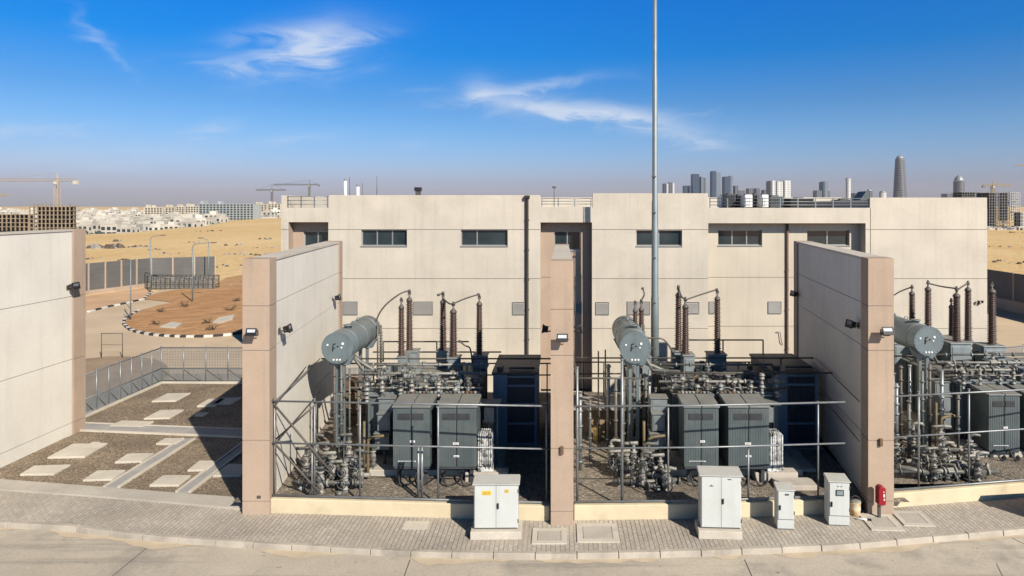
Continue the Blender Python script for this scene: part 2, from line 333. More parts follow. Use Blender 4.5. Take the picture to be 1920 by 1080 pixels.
HOLE = surf('dark_interior', (.035, .034, .035), .9)
KERBW = surf('kerb_white', (.62, .585, .51), .8, var=.12); KERBK = surf('kerb_black', (.04, .038, .035), .8)
ROCK = surf('dark_rubble', (.10, .075, .055), .95, var=.3, scale=1.5)
TWIG = surf('dry_twig', (.09, .06, .04), .9)
# ------------------------------------------------------------------ terrain
def smooth(a, b, x):
    t = max(0, min(1, (x - a) / (b - a))); return t * t * (3 - 2 * t)
def lerp_tab(tab, x):
    if x <= tab[0][0]: return tab[0][1]
    for (a, p), (b, q) in zip(tab, tab[1:]):
        if x <= b: return p + (q - p) * (x - a) / (b - a)
    return tab[-1][1]
CREST = [(-.9, 190), (-.71, 196), (-.634, 221), (-.585, 262), (-.536, 288), (-.494, 390), (-.42, 440), (-.2, 440), (.4, 330), (.64, 236), (.9, 230)]
VL = [(190, 0), (260, -4.6), (330, -7.4), (400, -8.5), (500, -7.6), (700, -5.0), (1000, -1.2), (1400, .8), (2500, 2.2), (8000, 5), (16000, 9)]
VR = [(230, 0), (300, -5), (450, -10), (640, -12.3), (900, -9), (1500, -2), (2500, -1), (8000, 4), (16000, 8)]
def terrain(x, y):
    if y < 85: return -.17
    u = x / max(y, 1)
    C = lerp_tab(CREST, u)
    wl = 1 - smooth(-.62, -.44, u) * .72
    if u < .2: v = lerp_tab(VL, y) * (wl if y < 1200 else 1)
    else: v = lerp_tab(VR, y)
    k = smooth(C * .96, C * 1.25, y)
    z = -.17 * (1 - k) + v * k
    z += (mnoise.noise(Vector((x * .012, y * .02, 0))) * .35 + mnoise.noise(Vector((x * .05, y * .07, 5))) * .16) * smooth(85, 140, y) * (1 - smooth(C * .8, C, y) * .8)
    return z
g = MB()
us = [-1.6, -1.2, -1.0] + [-.9 + .0125 * i for i in range(46)] + [-.3, -.2, -.1, 0, .1, .2, .3, .4, .5] + [.55 + .0125 * i for i in range(21)] + [.9, 1.2, 1.6]
ys = [86, 92, 100, 110, 120, 130, 142, 155, 168, 180, 190, 200, 212, 225, 240, 255, 270, 285, 300, 320, 340, 365, 390, 415, 440, 470, 500, 550, 600, 680, 780, 900, 1050, 1250, 1500, 1900, 2500, 3500, 5000, 7000, 9000]
rows = [[Vector((u * y, y, terrain(u * y, y))) for u in us] for y in ys]
near = [[Vector((u * 86, y, -1.6 if y < 39 else -.17)) for u in us] for y in (-60, 0, 38, 47)]
rows = near + rows
i0 = 0
for r in rows: g.v += r
n = len(us)
for j in range(len(rows) - 1):
    for i in range(n - 1):
        a = j * n + i; g.f.append((a, a + 1, a + n + 1, a + n)); g.m.append(0); g.s.append(True)
g.build('ground', SAND, kind='structure')

def sheet(name, poly, z, mat, kind='structure', **k):
    m = MB(); m.face([(p[0], p[1], z) for p in poly], 0); return m.build(name, mat, kind=kind, **k)

# site road (pale concrete) round the compound, its islands
left_edge = [(-60, 50), (-44.5, 50)] + [tuple(G(px, py)[:2]) for px, py in ((165, 583), (200, 574), (235, 567), (270, 559), (283, 548), (300, 541), (405, 536))]
sheet('site_road', [(-60, 24), (-9.3, 24), (-9.3, 52), (-9.3, 80)] + [left_edge[-1]] + left_edge[::-1][1:], -.12, SITE)
sheet('site_road', [(10.6, 24), (60, 24), (60, 80), (10.6, 80)], -.12, SITE)
sheet('site_road', [(-9.3, 46), (10.6, 46), (10.6, 80), (-9.3, 80)], -.12, SITE)
isl = [G(*p) for p in ((232, 603), (236, 610), (246, 617), (265, 622), (290, 626), (320, 628), (350, 629), (400, 628), (455, 622), (520, 611), (580, 590), (610, 560), (560, 535), (500, 520), (455, 514), (425, 519), (405, 530), (350, 539), (300, 547), (278, 553), (264, 559), (292, 561), (325, 565), (300, 570), (262, 580), (240, 592))]
m = MB(); m.face([(p.x, p.y, -.075) for p in isl], 0); m.build('roundabout_island', SOIL, kind='structure')
# raised black and white kerb round the island
def kerb_run(name, pts, w=.22, h=.16, seg=.75, zb=-.13, mats=(KERBW, KERBK)):
    m = MB(); k = 0
    pts = [Vector((p[0], p[1], 0)) for p in pts]
    carry = []
    for a, b in zip(pts, pts[1:]):
        d = (b - a); L = d.length; d.normalize(); nrm = Vector((-d.y, d.x, 0)); nseg = max(1, round(L / seg))
        for i in range(nseg):
            p, q = a + d * (L * i / nseg + .012), a + d * (L * (i + 1) / nseg - .012)
            ring = [p - nrm * w / 2, q - nrm * w / 2, q + nrm * w / 2, p + nrm * w / 2]
            m.hexa([(v.x, v.y, zb) for v in ring], [(v.x, v.y, zb + h) for v in ring], k % len(mats)); k += 1
    return m.build(name, list(mats), kind='structure')
def catmull(pts, n=6):
    out = []; P = [Vector((p[0], p[1], 0)) for p in pts]
    for i in range(len(P) - 1):
        p0, p1, p2, p3 = P[max(i - 1, 0)], P[i], P[i + 1], P[min(i + 2, len(P) - 1)]
        for j in range(n):
            t = j / n; out.append(.5 * ((2 * p1) + (p2 - p0) * t + (2 * p0 - 5 * p1 + 4 * p2 - p3) * t * t + (3 * p1 - p0 - 3 * p2 + p3) * t ** 3))
    return out + [P[-1]]
kerb_run('island_kerb', catmull(isl[-2:] + isl[:11], 3), w=.2, h=.15, seg=.8)
kerb_run('far_kerb', left_edge[2:7], w=.2, h=.14, seg=.8)
sheet('soil_bank', [G(*q)[:2] for q in ((40, 612), (165, 583), (200, 574), (235, 567), (270, 559), (283, 546), (283, 536), (165, 552), (40, 570))], -.11, surf('pink_soil', (.52, .33, .19), 1, var=.15, scale=.3, fine=.1, dirt=(.30, .24, .19), dscale=.2, damt=.6))  # the soil's grey blotches are shadow patches put into the colour
# soil bank inside the compound fence, small concrete slabs on the island
sheet('soil_bank', [G(*p)[:2] for p in ((60, 690), (110, 672), (167, 669), (200, 665), (250, 665.5), (290, 670), (312, 680), (318, 694), (304, 712), (240, 738), (167, 770), (60, 800))], -.085, surf('dull_soil', (.30, .215, .14), 1, var=.2, scale=.8, fine=.12, bump=.3))
for i, (pl, lab) in enumerate(((((300, 612), (322, 604), (342, 606), (330, 614)), 'pale concrete patch on the orange island, left of the other'), (((399, 604), (410, 596), (440, 590), (436, 598), (412, 605)), 'longer pale concrete patch on the orange island beside the dry twigs'))):
    m = MB(org=G(*pl[0])); m.prism([G(*p) for p in pl], -.07, .03); tag(m.build('concrete_patch', CONCL), lab, 'slab', 'concrete patches on the island')

# ------------------------------------------------------------------ road, kerb, pavement
kp = [(-40, 22.2), (-30, 19.6), (-22, 18.35)] + [tuple(G(*p)[:2]) for p in ((0, 981), (125, 988), (290, 1007), (520, 1022), (700, 1032), (850, 1038.5), (1050, 1040), (1240, 1037), (1400, 1031), (1560, 1024), (1740, 1009), (1920, 993))] + [(16, 17.85), (22, 18.9), (30, 20.5), (40, 22.6)]
kc = catmull(kp, 8)
m = MB()
m.face([(-60, -40, -.125), (60, -40, -.125), (60, kc[-1].y, -.125)] + [(p.x, p.y + .1, -.125) for p in reversed(kc)] + [(-60, kc[0].y, -.125)], 0)
# sealed joints between the road slabs
def joint(p, q, w=.02, z=-.121):
    p, q = G(p[0], p[1], -.12), G(q[0], q[1], -.12); d = (q - p).normalized(); nn = Vector((-d.y, d.x, 0)) * w / 2
    pts = [p - nn, q - nn, q + nn, p + nn]; pts = [(a.x, a.y, z) for a in pts]
    m.face(pts, 1)
joint((150, 1130), (285, 1019)); joint((740, 1130), (769, 1049)); joint((1432, 1130), (1396, 1049)); joint((1990, 1055), (1893, 1006)); joint((1905, 1130), (1868, 1056), .012)
m.build('road', [ROADM, JOINT], kind='structure')
def along(pts, step):
    out = [pts[0]]; acc = 0
    for a, b in zip(pts, pts[1:]):
        L = (b - a).length
        while acc + L >= step * len(out):
            t = (step * len(out) - acc) / L; out.append(a + (b - a) * t)
        acc += L
    return out
stones = along(kc, 1.0); m = MB(); rnd = random.Random(4)
for a, b in zip(stones, stones[1:]):
    d = (b - a).normalized(); nn = Vector((-d.y, d.x, 0)); p, q = a + d * .008, b - d * .008; dz = rnd.uniform(-.006, .006); o = nn * rnd.uniform(-.008, .008)
    lo = [p + o, q + o, q + nn * .15 + o, p + nn * .15 + o]; hi = [p + nn * .025 + o, q + nn * .025 + o, q + nn * .15 + o, p + nn * .15 + o]
    m.hexa([(v.x, v.y, -.14) for v in lo], [(v.x, v.y, .012 + dz) for v in hi], 0)
m.build('kerb', KERBM, kind='structure', bevel=.012)
m = MB(); prev = None
for k, s in enumerate(along(kc, .25)):
    w = max(.0, .10 + .42 * mnoise.noise(Vector((s.x * .55, 3.1, 0))) + .2 * mnoise.noise(Vector((s.x * 2.1, 7.7, 0))))
    cur = (Vector((s.x, s.y + .02, -.1195)), Vector((s.x, s.y - w, -.1195)))
    if prev and (w > 0 or prev[1].y < prev[0].y - .021): m.face([prev[1], cur[1], cur[0], prev[0]], 0, True)
    prev = cur
m.build('drifted_sand', surf('sand_dust', (.50, .405, .285), 1, var=.12, scale=2, fine=.1), kind='stuff')
m = MB(); back = [(40, 25), (-40, 25)]
m.face([(p.x, p.y + .12, 0) for p in kc] + [(x, y, 0) for x, y in back], 0); m.build('pavement', PAVE, kind='structure')

# ------------------------------------------------------------------ open gravel bay on the left
gb = [G(*p) for p in ((-60, 896), (0, 901), (194, 916), (333, 927), (444, 935))]
gp = [(p.x, p.y) for p in gb] + [(-8.35, 18.6), (-8.35, 30.9), (-18.6, 31.2), (-18.6, 25.0), (-17.6, 25.0)]
sheet('gravel_ground', gp, .012, PEB)
# real loose stones over the near half of it
m = MB(); rnd = random.Random(8)
for k in range(3200):
    x, y = rnd.uniform(-17.4, -8.9), rnd.uniform(19.4, 30.8); s = rnd.uniform(.012, .028)
    if y < 19.55 - .0 * x: continue
    M = Matrix.Translation((x, y, .012 + s * .35)) @ Matrix.Rotation(rnd.uniform(0, 6.3), 4, 'Z')
    m.hexa([M @ Vector((math.cos(t) * s, math.sin(t) * s * .7, -s * .4)) for t in (0, 1.26, 2.5, 3.8, 5)], [M @ Vector((math.cos(t) * s * .6, math.sin(t) * s * .45, s * .45)) for t in (.2, 1.4, 2.6, 3.9, 5.1)], k % 3)
m.build('loose_pebbles', [surf('pebble_dark', (.08, .06, .04), .9), surf('pebble_mid', (.17, .125, .085), .9), surf('pebble_pale', (.25, .195, .14), .9)], kind='stuff')
m = MB()
fs = [G(*p) for p in ((-60, 895), (0, 901), (194, 916), (333, 927), (444, 935), (462, 936))]; fb = [G(*p) for p in ((-60, 915), (0, 920), (160, 931), (305, 943), (455, 956.5), (466, 957))]
for i in range(5): m.hexa([(p.x, p.y, -.02) for p in (fb[i], fb[i + 1], fs[i + 1], fs[i])], [(p.x, p.y, .05) for p in (fb[i], fb[i + 1], fs[i + 1], fs[i])], 0)
m.build('concrete_strip', CONC, kind='structure')
def trench(name, p0, p1, w, lab):
    """cable trench: two pale kerbs with grey lids sunk between them"""
    a, b = Vector((*p0, 0)), Vector((*p1, 0)); d = (b - a).normalized(); nn = Vector((-d.y, d.x, 0)); L = (b - a).length
    r = thing(name, lab, 'cable trench', a, group='cable trenches in the gravel'); mk = MB(org=a); ml = MB(org=a)
    for s0, s1 in ((-w / 2, -w / 2 + .075), (w / 2 - .075, w / 2)):
        ring = [a + nn * s0, a + nn * s0 + d * L, a + nn * s1 + d * L, a + nn * s1]; ring = ring if s0 < s1 else ring[::-1]
        ring = [a + nn * s1, a + nn * s0, b + nn * s0, b + nn * s1][::1]
        mk.hexa([(v.x, v.y, 0) for v in ring], [(v.x, v.y, .075) for v in ring])
    k = max(1, int(L / .62))
    for i in range(k):
        p, q = a + d * (L * i / k + .006), a + d * (L * (i + 1) / k - .006); e = w / 2 - .077
        ring = [p + nn * e, p - nn * e, q - nn * e, q + nn * e]
        ml.hexa([(v.x, v.y, 0) for v in ring], [(v.x, v.y, .05) for v in ring])
    mk.build('trench_kerb', CONCL, r); ml.build('trench_lid', LID, r)
trench('cable_trench', (-13.2, 19.62), (-13.2, 23.72), .5, 'cable trench running straight back through the middle of the open gravel bay')
trench('cable_trench', (-10.9, 19.28), (-10.9, 23.4), .46, 'cable trench half in the shadow, beside the pillar of the open gravel bay')
trench('cable_trench', (-18.3, 25.05), (-8.7, 23.95), .85, 'wide cable trench crossing the gravel bay from wall to wall')
# flat concrete pads on the gravel
def pad(px, py, w, d, rz, lab, notch=0):
    c = G(px, py); r = random.Random(int(px)); m = MB()
    pts = [(-w / 2, -d / 2), (w / 2, -d / 2), (w / 2, d / 2)] + ([(w * .1 + .16, d / 2), (w * .1 + .14, d / 2 + .13), (w * .1 - .16, d / 2 + .13), (w * .1 - .14, d / 2)] if notch else []) + [(-w / 2, d / 2)]
    pts = [(x + r.uniform(-.03, .03), y + r.uniform(-.03, .03)) for x, y in pts]
    m.prism(pts, -.01, .06)
    o = m.build('concrete_pad', CONCL, loc=(c.x, c.y, .012), bevel=.012); o.rotation_euler = (0, 0, rz)
    tag(o, lab, 'concrete pad', 'concrete pads lying on the gravel')
for a in ((84, 884, 1.05, .72, .10, 'pale square pad in the front left corner of the gravel bay, by the wall foot'), (147, 847, 1.15, 1.25, .05, 'largest pale pad with a notched edge on the gravel, near the left wall', 1), (197, 894, .88, .68, .08, 'pale pad at the front of the gravel bay, left of the middle trench'),
          (252, 861, .82, .72, .06, 'pale pad left of the middle trench, halfway back in the gravel'), (320, 904, .86, .72, .04, 'pale pad at the front of the gravel between the two straight trenches'), (320, 830, .72, .55, 0, 'small pale pad beside the back end of the middle trench'),
          (380, 876, .62, .75, .05, 'pale pad at the shadow edge left of the shaded trench'), (247, 797, 1.25, .62, -.1, 'long flat pad touching the back of the wide crossing trench'), (309, 779, .95, 1.05, .04, 'pale pad in the rear gravel, just behind the crossing trench'),
          (321, 747, .98, 1.15, .05, 'pale pad farthest back in the rear gravel by the fence'), (397, 757, .7, 1.0, .05, 'pale pad at the shadow edge of the rear gravel'), (425, 754, .8, .9, .05, 'shaded pad next to the pillar in the rear gravel'), (378, 779, .35, .4, .05, 'smallest pad, in the shadow tip of the rear gravel'), (440, 884, .85, .9, 0, 'pad lying fully in shadow beside the pillar foot')):
    pad(*a)
m = MB()
m.box(-18.8, -18.6, 25.4, 31.4, -.1, .09); m.box(-18.6, -9.4, 31.2, 31.4, -.1, .09); m.build('bay_kerb', CONCL, kind='structure')

# bay floors behind the low walls; behind them a sunken passage along the building
for x0, x1, yf, yb in ((-8.9, -.2, 18.1, 28.8), (.3, 9.5, 18.1, 28.8), (8.7, 24, 19.3, 33.48)):
    m = MB(); m.face([(x0, yf, .27), (x1, yf, .27), (x1, yb, .27), (x0, yb, .27)]); m.build('bay_ground', PEBL, kind='structure')
m = MB(); m.face([(-9.29, 28.8, -1.0), (10.59, 28.8, -1.0), (10.59, 33.6, -1.0), (-9.29, 33.6, -1.0)]); m.face([(-9.29, 28.8, -1.0), (-9.29, 28.8, .265), (10.59, 28.8, .265), (10.59, 28.8, -1.0)]); m.face([(-9.29, 28.8, -1.0), (-9.29, 33.6, -1.0), (-9.29, 33.6, .0), (-9.29, 28.8, .0)]); m.face([(10.59, 28.8, -1.0), (10.59, 28.8, .26), (10.59, 33.6, .26), (10.59, 33.6, -1.0)]); m.build('service_path', CONC, kind='structure')
# ------------------------------------------------------------------ fire walls between the bays
def fire_wall(lab, f0, f1, b0, b1, h, joints, lamps=None, cap_mat=None):
    """f0,f1: left and right corner at the front; b0,b1: at the back. Tan columns at both ends, rendered panels between"""
    f0, f1, b0, b1 = [Vector((*p, 0)) for p in (f0, f1, b0, b1)]; org = (f0 + f1) / 2
    r = thing('fire_wall', lab, 'wall', org, group='fire walls between the transformer bays')
    def at(t, s):  # t along, s across (0 left .. 1 right)
        return (f0.lerp(b0, t)).lerp(f1.lerp(b1, t), s)
    L = ((b0 + b1) / 2 - org).length; e = .62 / L
    def run(t0, t1, ins, name, mat, hh):
        mm = MB(org=org); w = (f1 - f0).length; s = ins / w
        zs = [0] + [z for z in joints if z < hh] + [hh]; g = .010
        for i in range(len(zs) - 1):
            z0 = zs[i] + (g if i else 0); z1 = zs[i + 1] - (g if i < len(zs) - 2 else 0)
            ring = [at(t0, s), at(t0, 1 - s), at(t1, 1 - s), at(t1, s)]
            mm.hexa([(p.x, p.y, z0) for p in ring], [(p.x, p.y, z1) for p in ring])
        s2 = s + .02 / w; dt = .02 / L
        ring = [at(t0 + dt, s2), at(t0 + dt, 1 - s2), at(t1 - dt, 1 - s2), at(t1 - dt, s2)]
        for z in zs[1:-1]: mm.hexa([(p.x, p.y, z - g) for p in ring], [(p.x, p.y, z + g) for p in ring], 1)
        return mm.build(name, [mat, GROOVE], r)
    run(0, e, 0, 'end_column', TAN, h + .02); run(1 - e, 1, 0, 'end_column', TAN, h + .02)
    run(e + .002, 1 - e - .002, .05, 'wall_panel', PALE, h - .05)
    c = MB(org=org); w = (f1 - f0).length; s = -.012 / w
    ring = [at(e + .003, s + .03 / w), at(e + .003, 1 - s - .03 / w), at(1 - e - .003, 1 - s - .03 / w), at(1 - e - .003, s + .03 / w)]
    c.hexa([(p.x, p.y, h - .05) for p in ring], [(p.x, p.y, h + .015) for p in ring]); c.build('coping', CREAM, r)
    return r
J = [.36, 2.0, 4.42, 5.62]
fire_wall('cream fire wall with a tan end column beside the open gravel bay, at the left border', (-18.3, 15.6), (-17.68, 15.6), (-18.3, 24.85), (-17.68, 24.85), 7.45, [.45, 2.75, 5.03])
fire_wall('fire wall with its cream side in sunlight, between the gravel bay and the bay with the grey tank', (-8.55, 17.95), (-7.82, 17.95), (-9.62, 27.5), (-8.97, 27.5), 6.86, J)
fire_wall('narrow fire wall seen end on, in front of the tan recess of the building', (-.24, 17.35), (.35, 17.35), (-.2, 25.2), (.33, 25.2), 6.86, J)
fire_wall('fire wall with its grey side in shade and the red fire box at its foot', (8.30, 17.95), (8.99, 17.95), (9.5, 27.1), (10.15, 27.1), 6.88, J)

# ------------------------------------------------------------------ switchgear building
BY = 33.5
def BX(px): return (px - CX) * BY / F
def BZ(py): return CH - (py - HY) * BY / F
bld = thing('switchgear_building', 'long two storey cream switchgear building with narrow windows, tan recesses and roof railings', 'building', (3.3, BY, 0))
BO = (3.3, BY, 0)
X0, X1 = BX(527), BX(1851); ZR = 8.2; REC = .62
recs = [(BX(541), BX(615.5), BZ(416.5)), (BX(1013.5), BX(1110), BZ(417)), (BX(1328), BX(1623), BZ(418.5))]
wins = [(BX(560), BX(612), BZ(471), BZ(434), REC, 2), (BX(677), BX(763), BZ(461), BZ(431), 0, 3), (BX(864), BX(952), BZ(461), BZ(431), 0, -1), (BX(1039), BX(1089), BZ(471), BZ(434), REC, 2), (BX(1193), BX(1279), BZ(461), BZ(431.5), 0, 2), (BX(1352), BX(1436), BZ(461.5), BZ(432), REC, 3), (BX(1522), BX(1603), BZ(461.5), BZ(432), REC, 2)]
gr = [BZ(430.5), BZ(522.5), BZ(616)]; gv = [BX(1632)]
xs = sorted({X0, X1, *[v for r in recs for v in r[:2]], *[v for w in wins for v in w[:2]], *[v + s for v in gv for s in (-.016, .016)]})
zs = sorted({-1.05, ZR, *[r[2] for r in recs], *[v for w in wins for v in w[2:4]], *[v + s for v in gr for s in (-.015, .015)]})
def fdepth(x, z):
    d, mt = 0, 0
    for i, r in enumerate(recs):
        if r[0] < x < r[1] and z < r[2]: d, mt = REC, (2 if i < 2 else 1)
    for w in wins:
        if w[0] < x < w[1] and w[2] < z < w[3]: return d + .24, 4
    if any(abs(z - q) < .015 for q in gr) and not (d and z > BZ(450)): d += .03; mt = 3
    elif d == 0 and any(abs(x - q) < .016 for q in gv): d += .03; mt = 3
    return d, mt
m = MB(org=BO); nx, nz_ = len(xs) - 1, len(zs) - 1
D = [[fdepth((xs[i] + xs[i + 1]) / 2, (zs[k] + zs[k + 1]) / 2) for k in range(nz_)] for i in range(nx)]
for i in range(nx):
    for k in range(nz_):
        d, mt = D[i][k]; a, b, c, e_ = xs[i], xs[i + 1], zs[k], zs[k + 1]; y = BY + d
        m.face([(a, y, c), (b, y, c), (b, y, e_), (a, y, e_)], mt)
        if i + 1 < nx and abs(D[i + 1][k][0] - d) > 1e-4:
            d2, m2 = D[i + 1][k]; y2 = BY + d2; sm = m2 if d2 > d else mt
            if sm == 4: sm = 0
            pts = [(b, y, c), (b, y2, c), (b, y2, e_), (b, y, e_)]
            m.face(pts if d2 > d else pts[::-1], sm)
        if k + 1 < nz_ and abs(D[i][k + 1][0] - d) > 1e-4:
            d2, m2 = D[i][k + 1]; y2 = BY + d2; sm = m2 if d2 > d else mt
            if sm == 4: sm = 0
            pts = [(a, y, e_), (b, y, e_), (b, y2, e_), (a, y2, e_)]
            m.face(pts if d2 < d else pts[::-1], sm)
YB = 51.0
m.face([(X0, YB, -1.05), (X0, BY, -1.05), (X0, BY, ZR), (X0, YB, ZR)], 0); m.face([(X1, BY, -1.05), (X1, YB, -1.05), (X1, YB, ZR), (X1, BY, ZR)], 0); m.face([(X1, YB, -1.05), (X0, YB, -1.05), (X0, YB, ZR), (X1, YB, ZR)], 0)
m.build('wall', [CREAM, surf('recess_render', (.50, .435, .345), .9, var=.07, scale=.6, streak=.1), TAN, GROOVE, HOLE], bld)
m = MB(org=BO); m.face([(X0, BY, ZR), (X1, BY, ZR), (X1, YB, ZR), (X0, YB, ZR)]); m.build('roof', CONCL, bld)
# parapets: full height blocks, with three low gaps where railings stand
def par(x0, x1, y0, y1, zt, name='parapet'):
    q = MB(org=BO); q.box(x0, x1, y0, y1, ZR, zt, skip='b'); q.build(name, CREAM, bld, bevel=.02)
par(X0, BX(537), BY, BY + .3, BZ(366.5)); par(BX(616.5), BX(1013), BY, BY + .3, BZ(366)); par(BX(1111), BX(1327.5), BY, BY + .3, BZ(362.5)); par(BX(1631), X1, BY, BY + .3, BZ(370.5))
par(X0, X0 + .3, BY + .301, YB - .3, BZ(366.5)); par(X1 - .3, X1, BY + .301, YB - .3, BZ(370.5)); par(X0, X1, YB - .299, YB, 8.98)
par(BX(1631), BX(1631) + .3, BY + .301, YB - .3, 8.62)
for a, b, z in ((BX(537), BX(616.5), BZ(390)), (BX(1013), BX(1111), BZ(388)), (BX(1327.5), BX(1631), BZ(391))):
    q = MB(org=BO); q.box(a + .001, b - .001, BY + .001, BY + .3, ZR - .02, max(z, ZR + .03)); q.build('low_parapet', CREAM, bld)
# windows
for (a, b, c, d, dep, nm) in wins:
    y = BY + dep + .17; w = MB(org=BO); t = .045
    w.box(a, b, y, y + .06, c, c + t); w.box(a, b, y, y + .06, d - t, d); w.box(a, a + t, y, y + .06, c + t, d - t); w.box(b - t, b, y, y + .06, c + t, d - t)
    cuts = [1 / 3, 2 / 3] if nm == 3 else [.34] if nm == -1 else [.5]
    for q in cuts: x = a + (b - a) * q; w.box(x - .03, x + .03, y - .002, y + .058, c + t, d - t)
    fr = w.build('window', ALU, bld)
    p = MB(org=BO); p.box(a + t, b - t, y + .03, y + .045, c + t, d - t); p.build('pane', GLASS, fr)
    s = MB(org=BO); s.box(a - .02, b + .02, BY + dep - .04, BY + dep + .165, c - .05, c - .001); s.build('sill', ALU, fr)
# louvred vents
for (a, b, c, d, dep) in ((644, 671, 565, 590, 0), (775, 812, 565, 590, 0), (961, 987, 566, 590, 0), (1078, 1091, 566, 588, REC), (1117, 1142, 566, 590, 0), (1176, 1219, 565, 590, 0), (1284, 1311, 566, 588, 0), (1329.5, 1340, 565, 588, REC), (1440, 1465, 565, 588, REC)):
    Y = BY + dep; xa, xb, za, zb = XP(a, Y), XP(b, Y), ZP(d, Y), ZP(c, Y); v = MB(org=BO)
    v.box(xa, xb, Y - .012, Y - .002, za, zb, 1)
    for x in (xa, xb - .025): v.box(x, x + .025, Y - .05, Y - .013, za, zb)
    v.box(xa + .025, xb - .025, Y - .05, Y - .013, za, za + .025); v.box(xa + .025, xb - .025, Y - .05, Y - .013, zb - .025, zb)
    k = int((zb - za - .06) / .055)
    for i in range(k):
        z = za + .04 + i * .055
        v.hexa([(xa + .025, Y - .045, z), (xb - .025, Y - .045, z), (xb - .025, Y - .04, z), (xa + .025, Y - .04, z)], [(xa + .025, Y - .02, z + .04), (xb - .025, Y - .02, z + .04), (xb - .025, Y - .013, z + .04), (xa + .025, Y - .013, z + .04)])
    v.build('louvre_vent', [LOUV, GROOVE], bld)
v = MB(org=BO); dq = BX(988.5); v.tube([(dq, BY - .085, BZ(368)), (dq, BY - .085, -.6), (dq, BY - .25, -.8)], .075, 8)
for z in (.2, 1.6, 3.1, 4.6, 6.1, 7.6): v.box(dq - .11, dq + .11, BY - .10, BY - .001, z, z + .04)
v.box(dq - .13, dq + .13, BY - .2, BY - .001, BZ(372), BZ(366.5)); v.build('downpipe', surf('dark_pipe_paint', (.026, .019, .015), .6, var=.15), bld)
# downpipe in the long recess, hopper and brackets
Y = BY + REC; dpx = XP(1475.5, Y); v = MB(org=BO); v.tube([(dpx, Y - .08, BZ(420)), (dpx, Y - .08, .3), (dpx, Y - .25, .15)], .06, 8)
for z in (1, 3, 5, 7): v.box(dpx - .09, dpx + .09, Y - .10, Y - .001, z, z + .04)
v.build('downpipe', RUST, bld)
v = MB(org=BO); v.tube([(XP(1455, Y), Y - .06, ZP(622, Y)), (XP(1462, Y), Y - .09, ZP(622, Y)), (XP(1464, Y), Y - .09, ZP(640, Y)), (XP(1467, Y), Y - .05, ZP(646, Y))], .02, 6); v.build('cable_hook', GALVD, bld)
# railings of flat steel in the parapet gaps
def railing(pa, pb, zb, zt, n, y, org=BO, parent=bld, mat=GALV):
    v = MB(org=org); xa, xb = XP(pa, y), XP(pb, y)
    for i in range(n + 1):
        x = xa + (xb - xa) * i / n; v.box(x - .025, x + .025, y - .025, y + .025, zb, zt)
    for z in (zt - .03, zb + (zt - zb) * .62, zb + (zt - zb) * .3): v.tube([(xa - .02, y - .03, z), (xb + .02, y - .03, z)], .018, 6)
    v.build('railing', mat, parent)
railing(540, 614, BZ(389.5), BZ(367.5), 3, BY + .12); railing(1016, 1108, BZ(387.5), BZ(371), 3, BY + .12); railing(1331, 1628, BZ(390), BZ(371), 9, BY + .12)
railing(540, 614, ZR, 8.75, 2, BY + 9)
# roof plant
def roof_box(name, px0, px1, pt, Y, d, lab, cat, mat, sub=None, zb=ZR):
    x0, x1, zt = XP(px0, Y), XP(px1, Y), ZP(pt, Y); o = ((x0 + x1) / 2, Y, zb); r = thing(name, lab, cat, o, group='air handlers on the roof' if cat == 'air handler' else None)
    v = MB(org=o); v.box(x0, x1, Y, Y + d, zb + .06, zt); v.build('casing', mat, r, bevel=.02)
    f = MB(org=o)
    for x in (x0 + .1, x1 - .18): f.box(x, x + .08, Y + .05, Y + d - .05, zb, zb + .059)
    f.build('foot', GALVD, r)
    q = MB(org=o)
    n = max(2, int((x1 - x0) / .12))
    for i in range(n):
        x = x0 + .06 + (x1 - x0 - .12) * i / n; q.box(x, x + .05, Y - .02, Y - .001, zb + .12, zt - .08)
    q.build('front_grille', HOLE if sub is None else sub, r)
    q = MB(org=o); q.lathe(((x0 + x1) / 2, Y + d / 2, zt + .001), [(min(.3, (x1 - x0) * .35), 0), (min(.3, (x1 - x0) * .35), .06)], 12); q.build('fan_guard', GALVD, r)
roof_box('air_handler', 1352, 1362, 367, 39.5, 1, 'narrow white air handler at the left end of the long roof railing', 'air handler', WHITEM, WHITEM)
roof_box('air_handler', 1363, 1380, 364, 38.5, 1.2, 'tall dark air handler behind the long roof railing, left of the white ones', 'air handler', GREYD)
roof_box('air_handler', 1383, 1396, 366, 38.5, 1.2, 'smaller dark air handler just left of the squarest white one', 'air handler', GREYD)
roof_box('air_handler', 1397, 1411, 365, 37.5, 1, 'squarest white air handler behind the long roof railing', 'air handler', WHITEM, WHITEM)
roof_box('air_handler', 1413, 1428, 364.5, 38.5, 1.2, 'dark air handler between the two white casings', 'air handler', GREYD)
roof_box('air_handler', 1429, 1441, 365, 37.5, 1, 'white casing standing right of the dark units, below the white block tower', 'air handler', WHITEM, WHITEM)
roof_box('air_handler', 1445, 1470, 368, 38.5, 1.2, 'wide grey air handler below the white block tower', 'air handler', GREY)
roof_box('air_handler', 1482, 1526, 372, 38.0, 1.3, 'widest black air handler, right end of the roof plant row', 'air handler', BLACK)
roof_box('air_handler', 1575, 1604, 374, 40.5, 1.3, 'dark air handler alone near the right end of the long railing', 'air handler', GREYD)
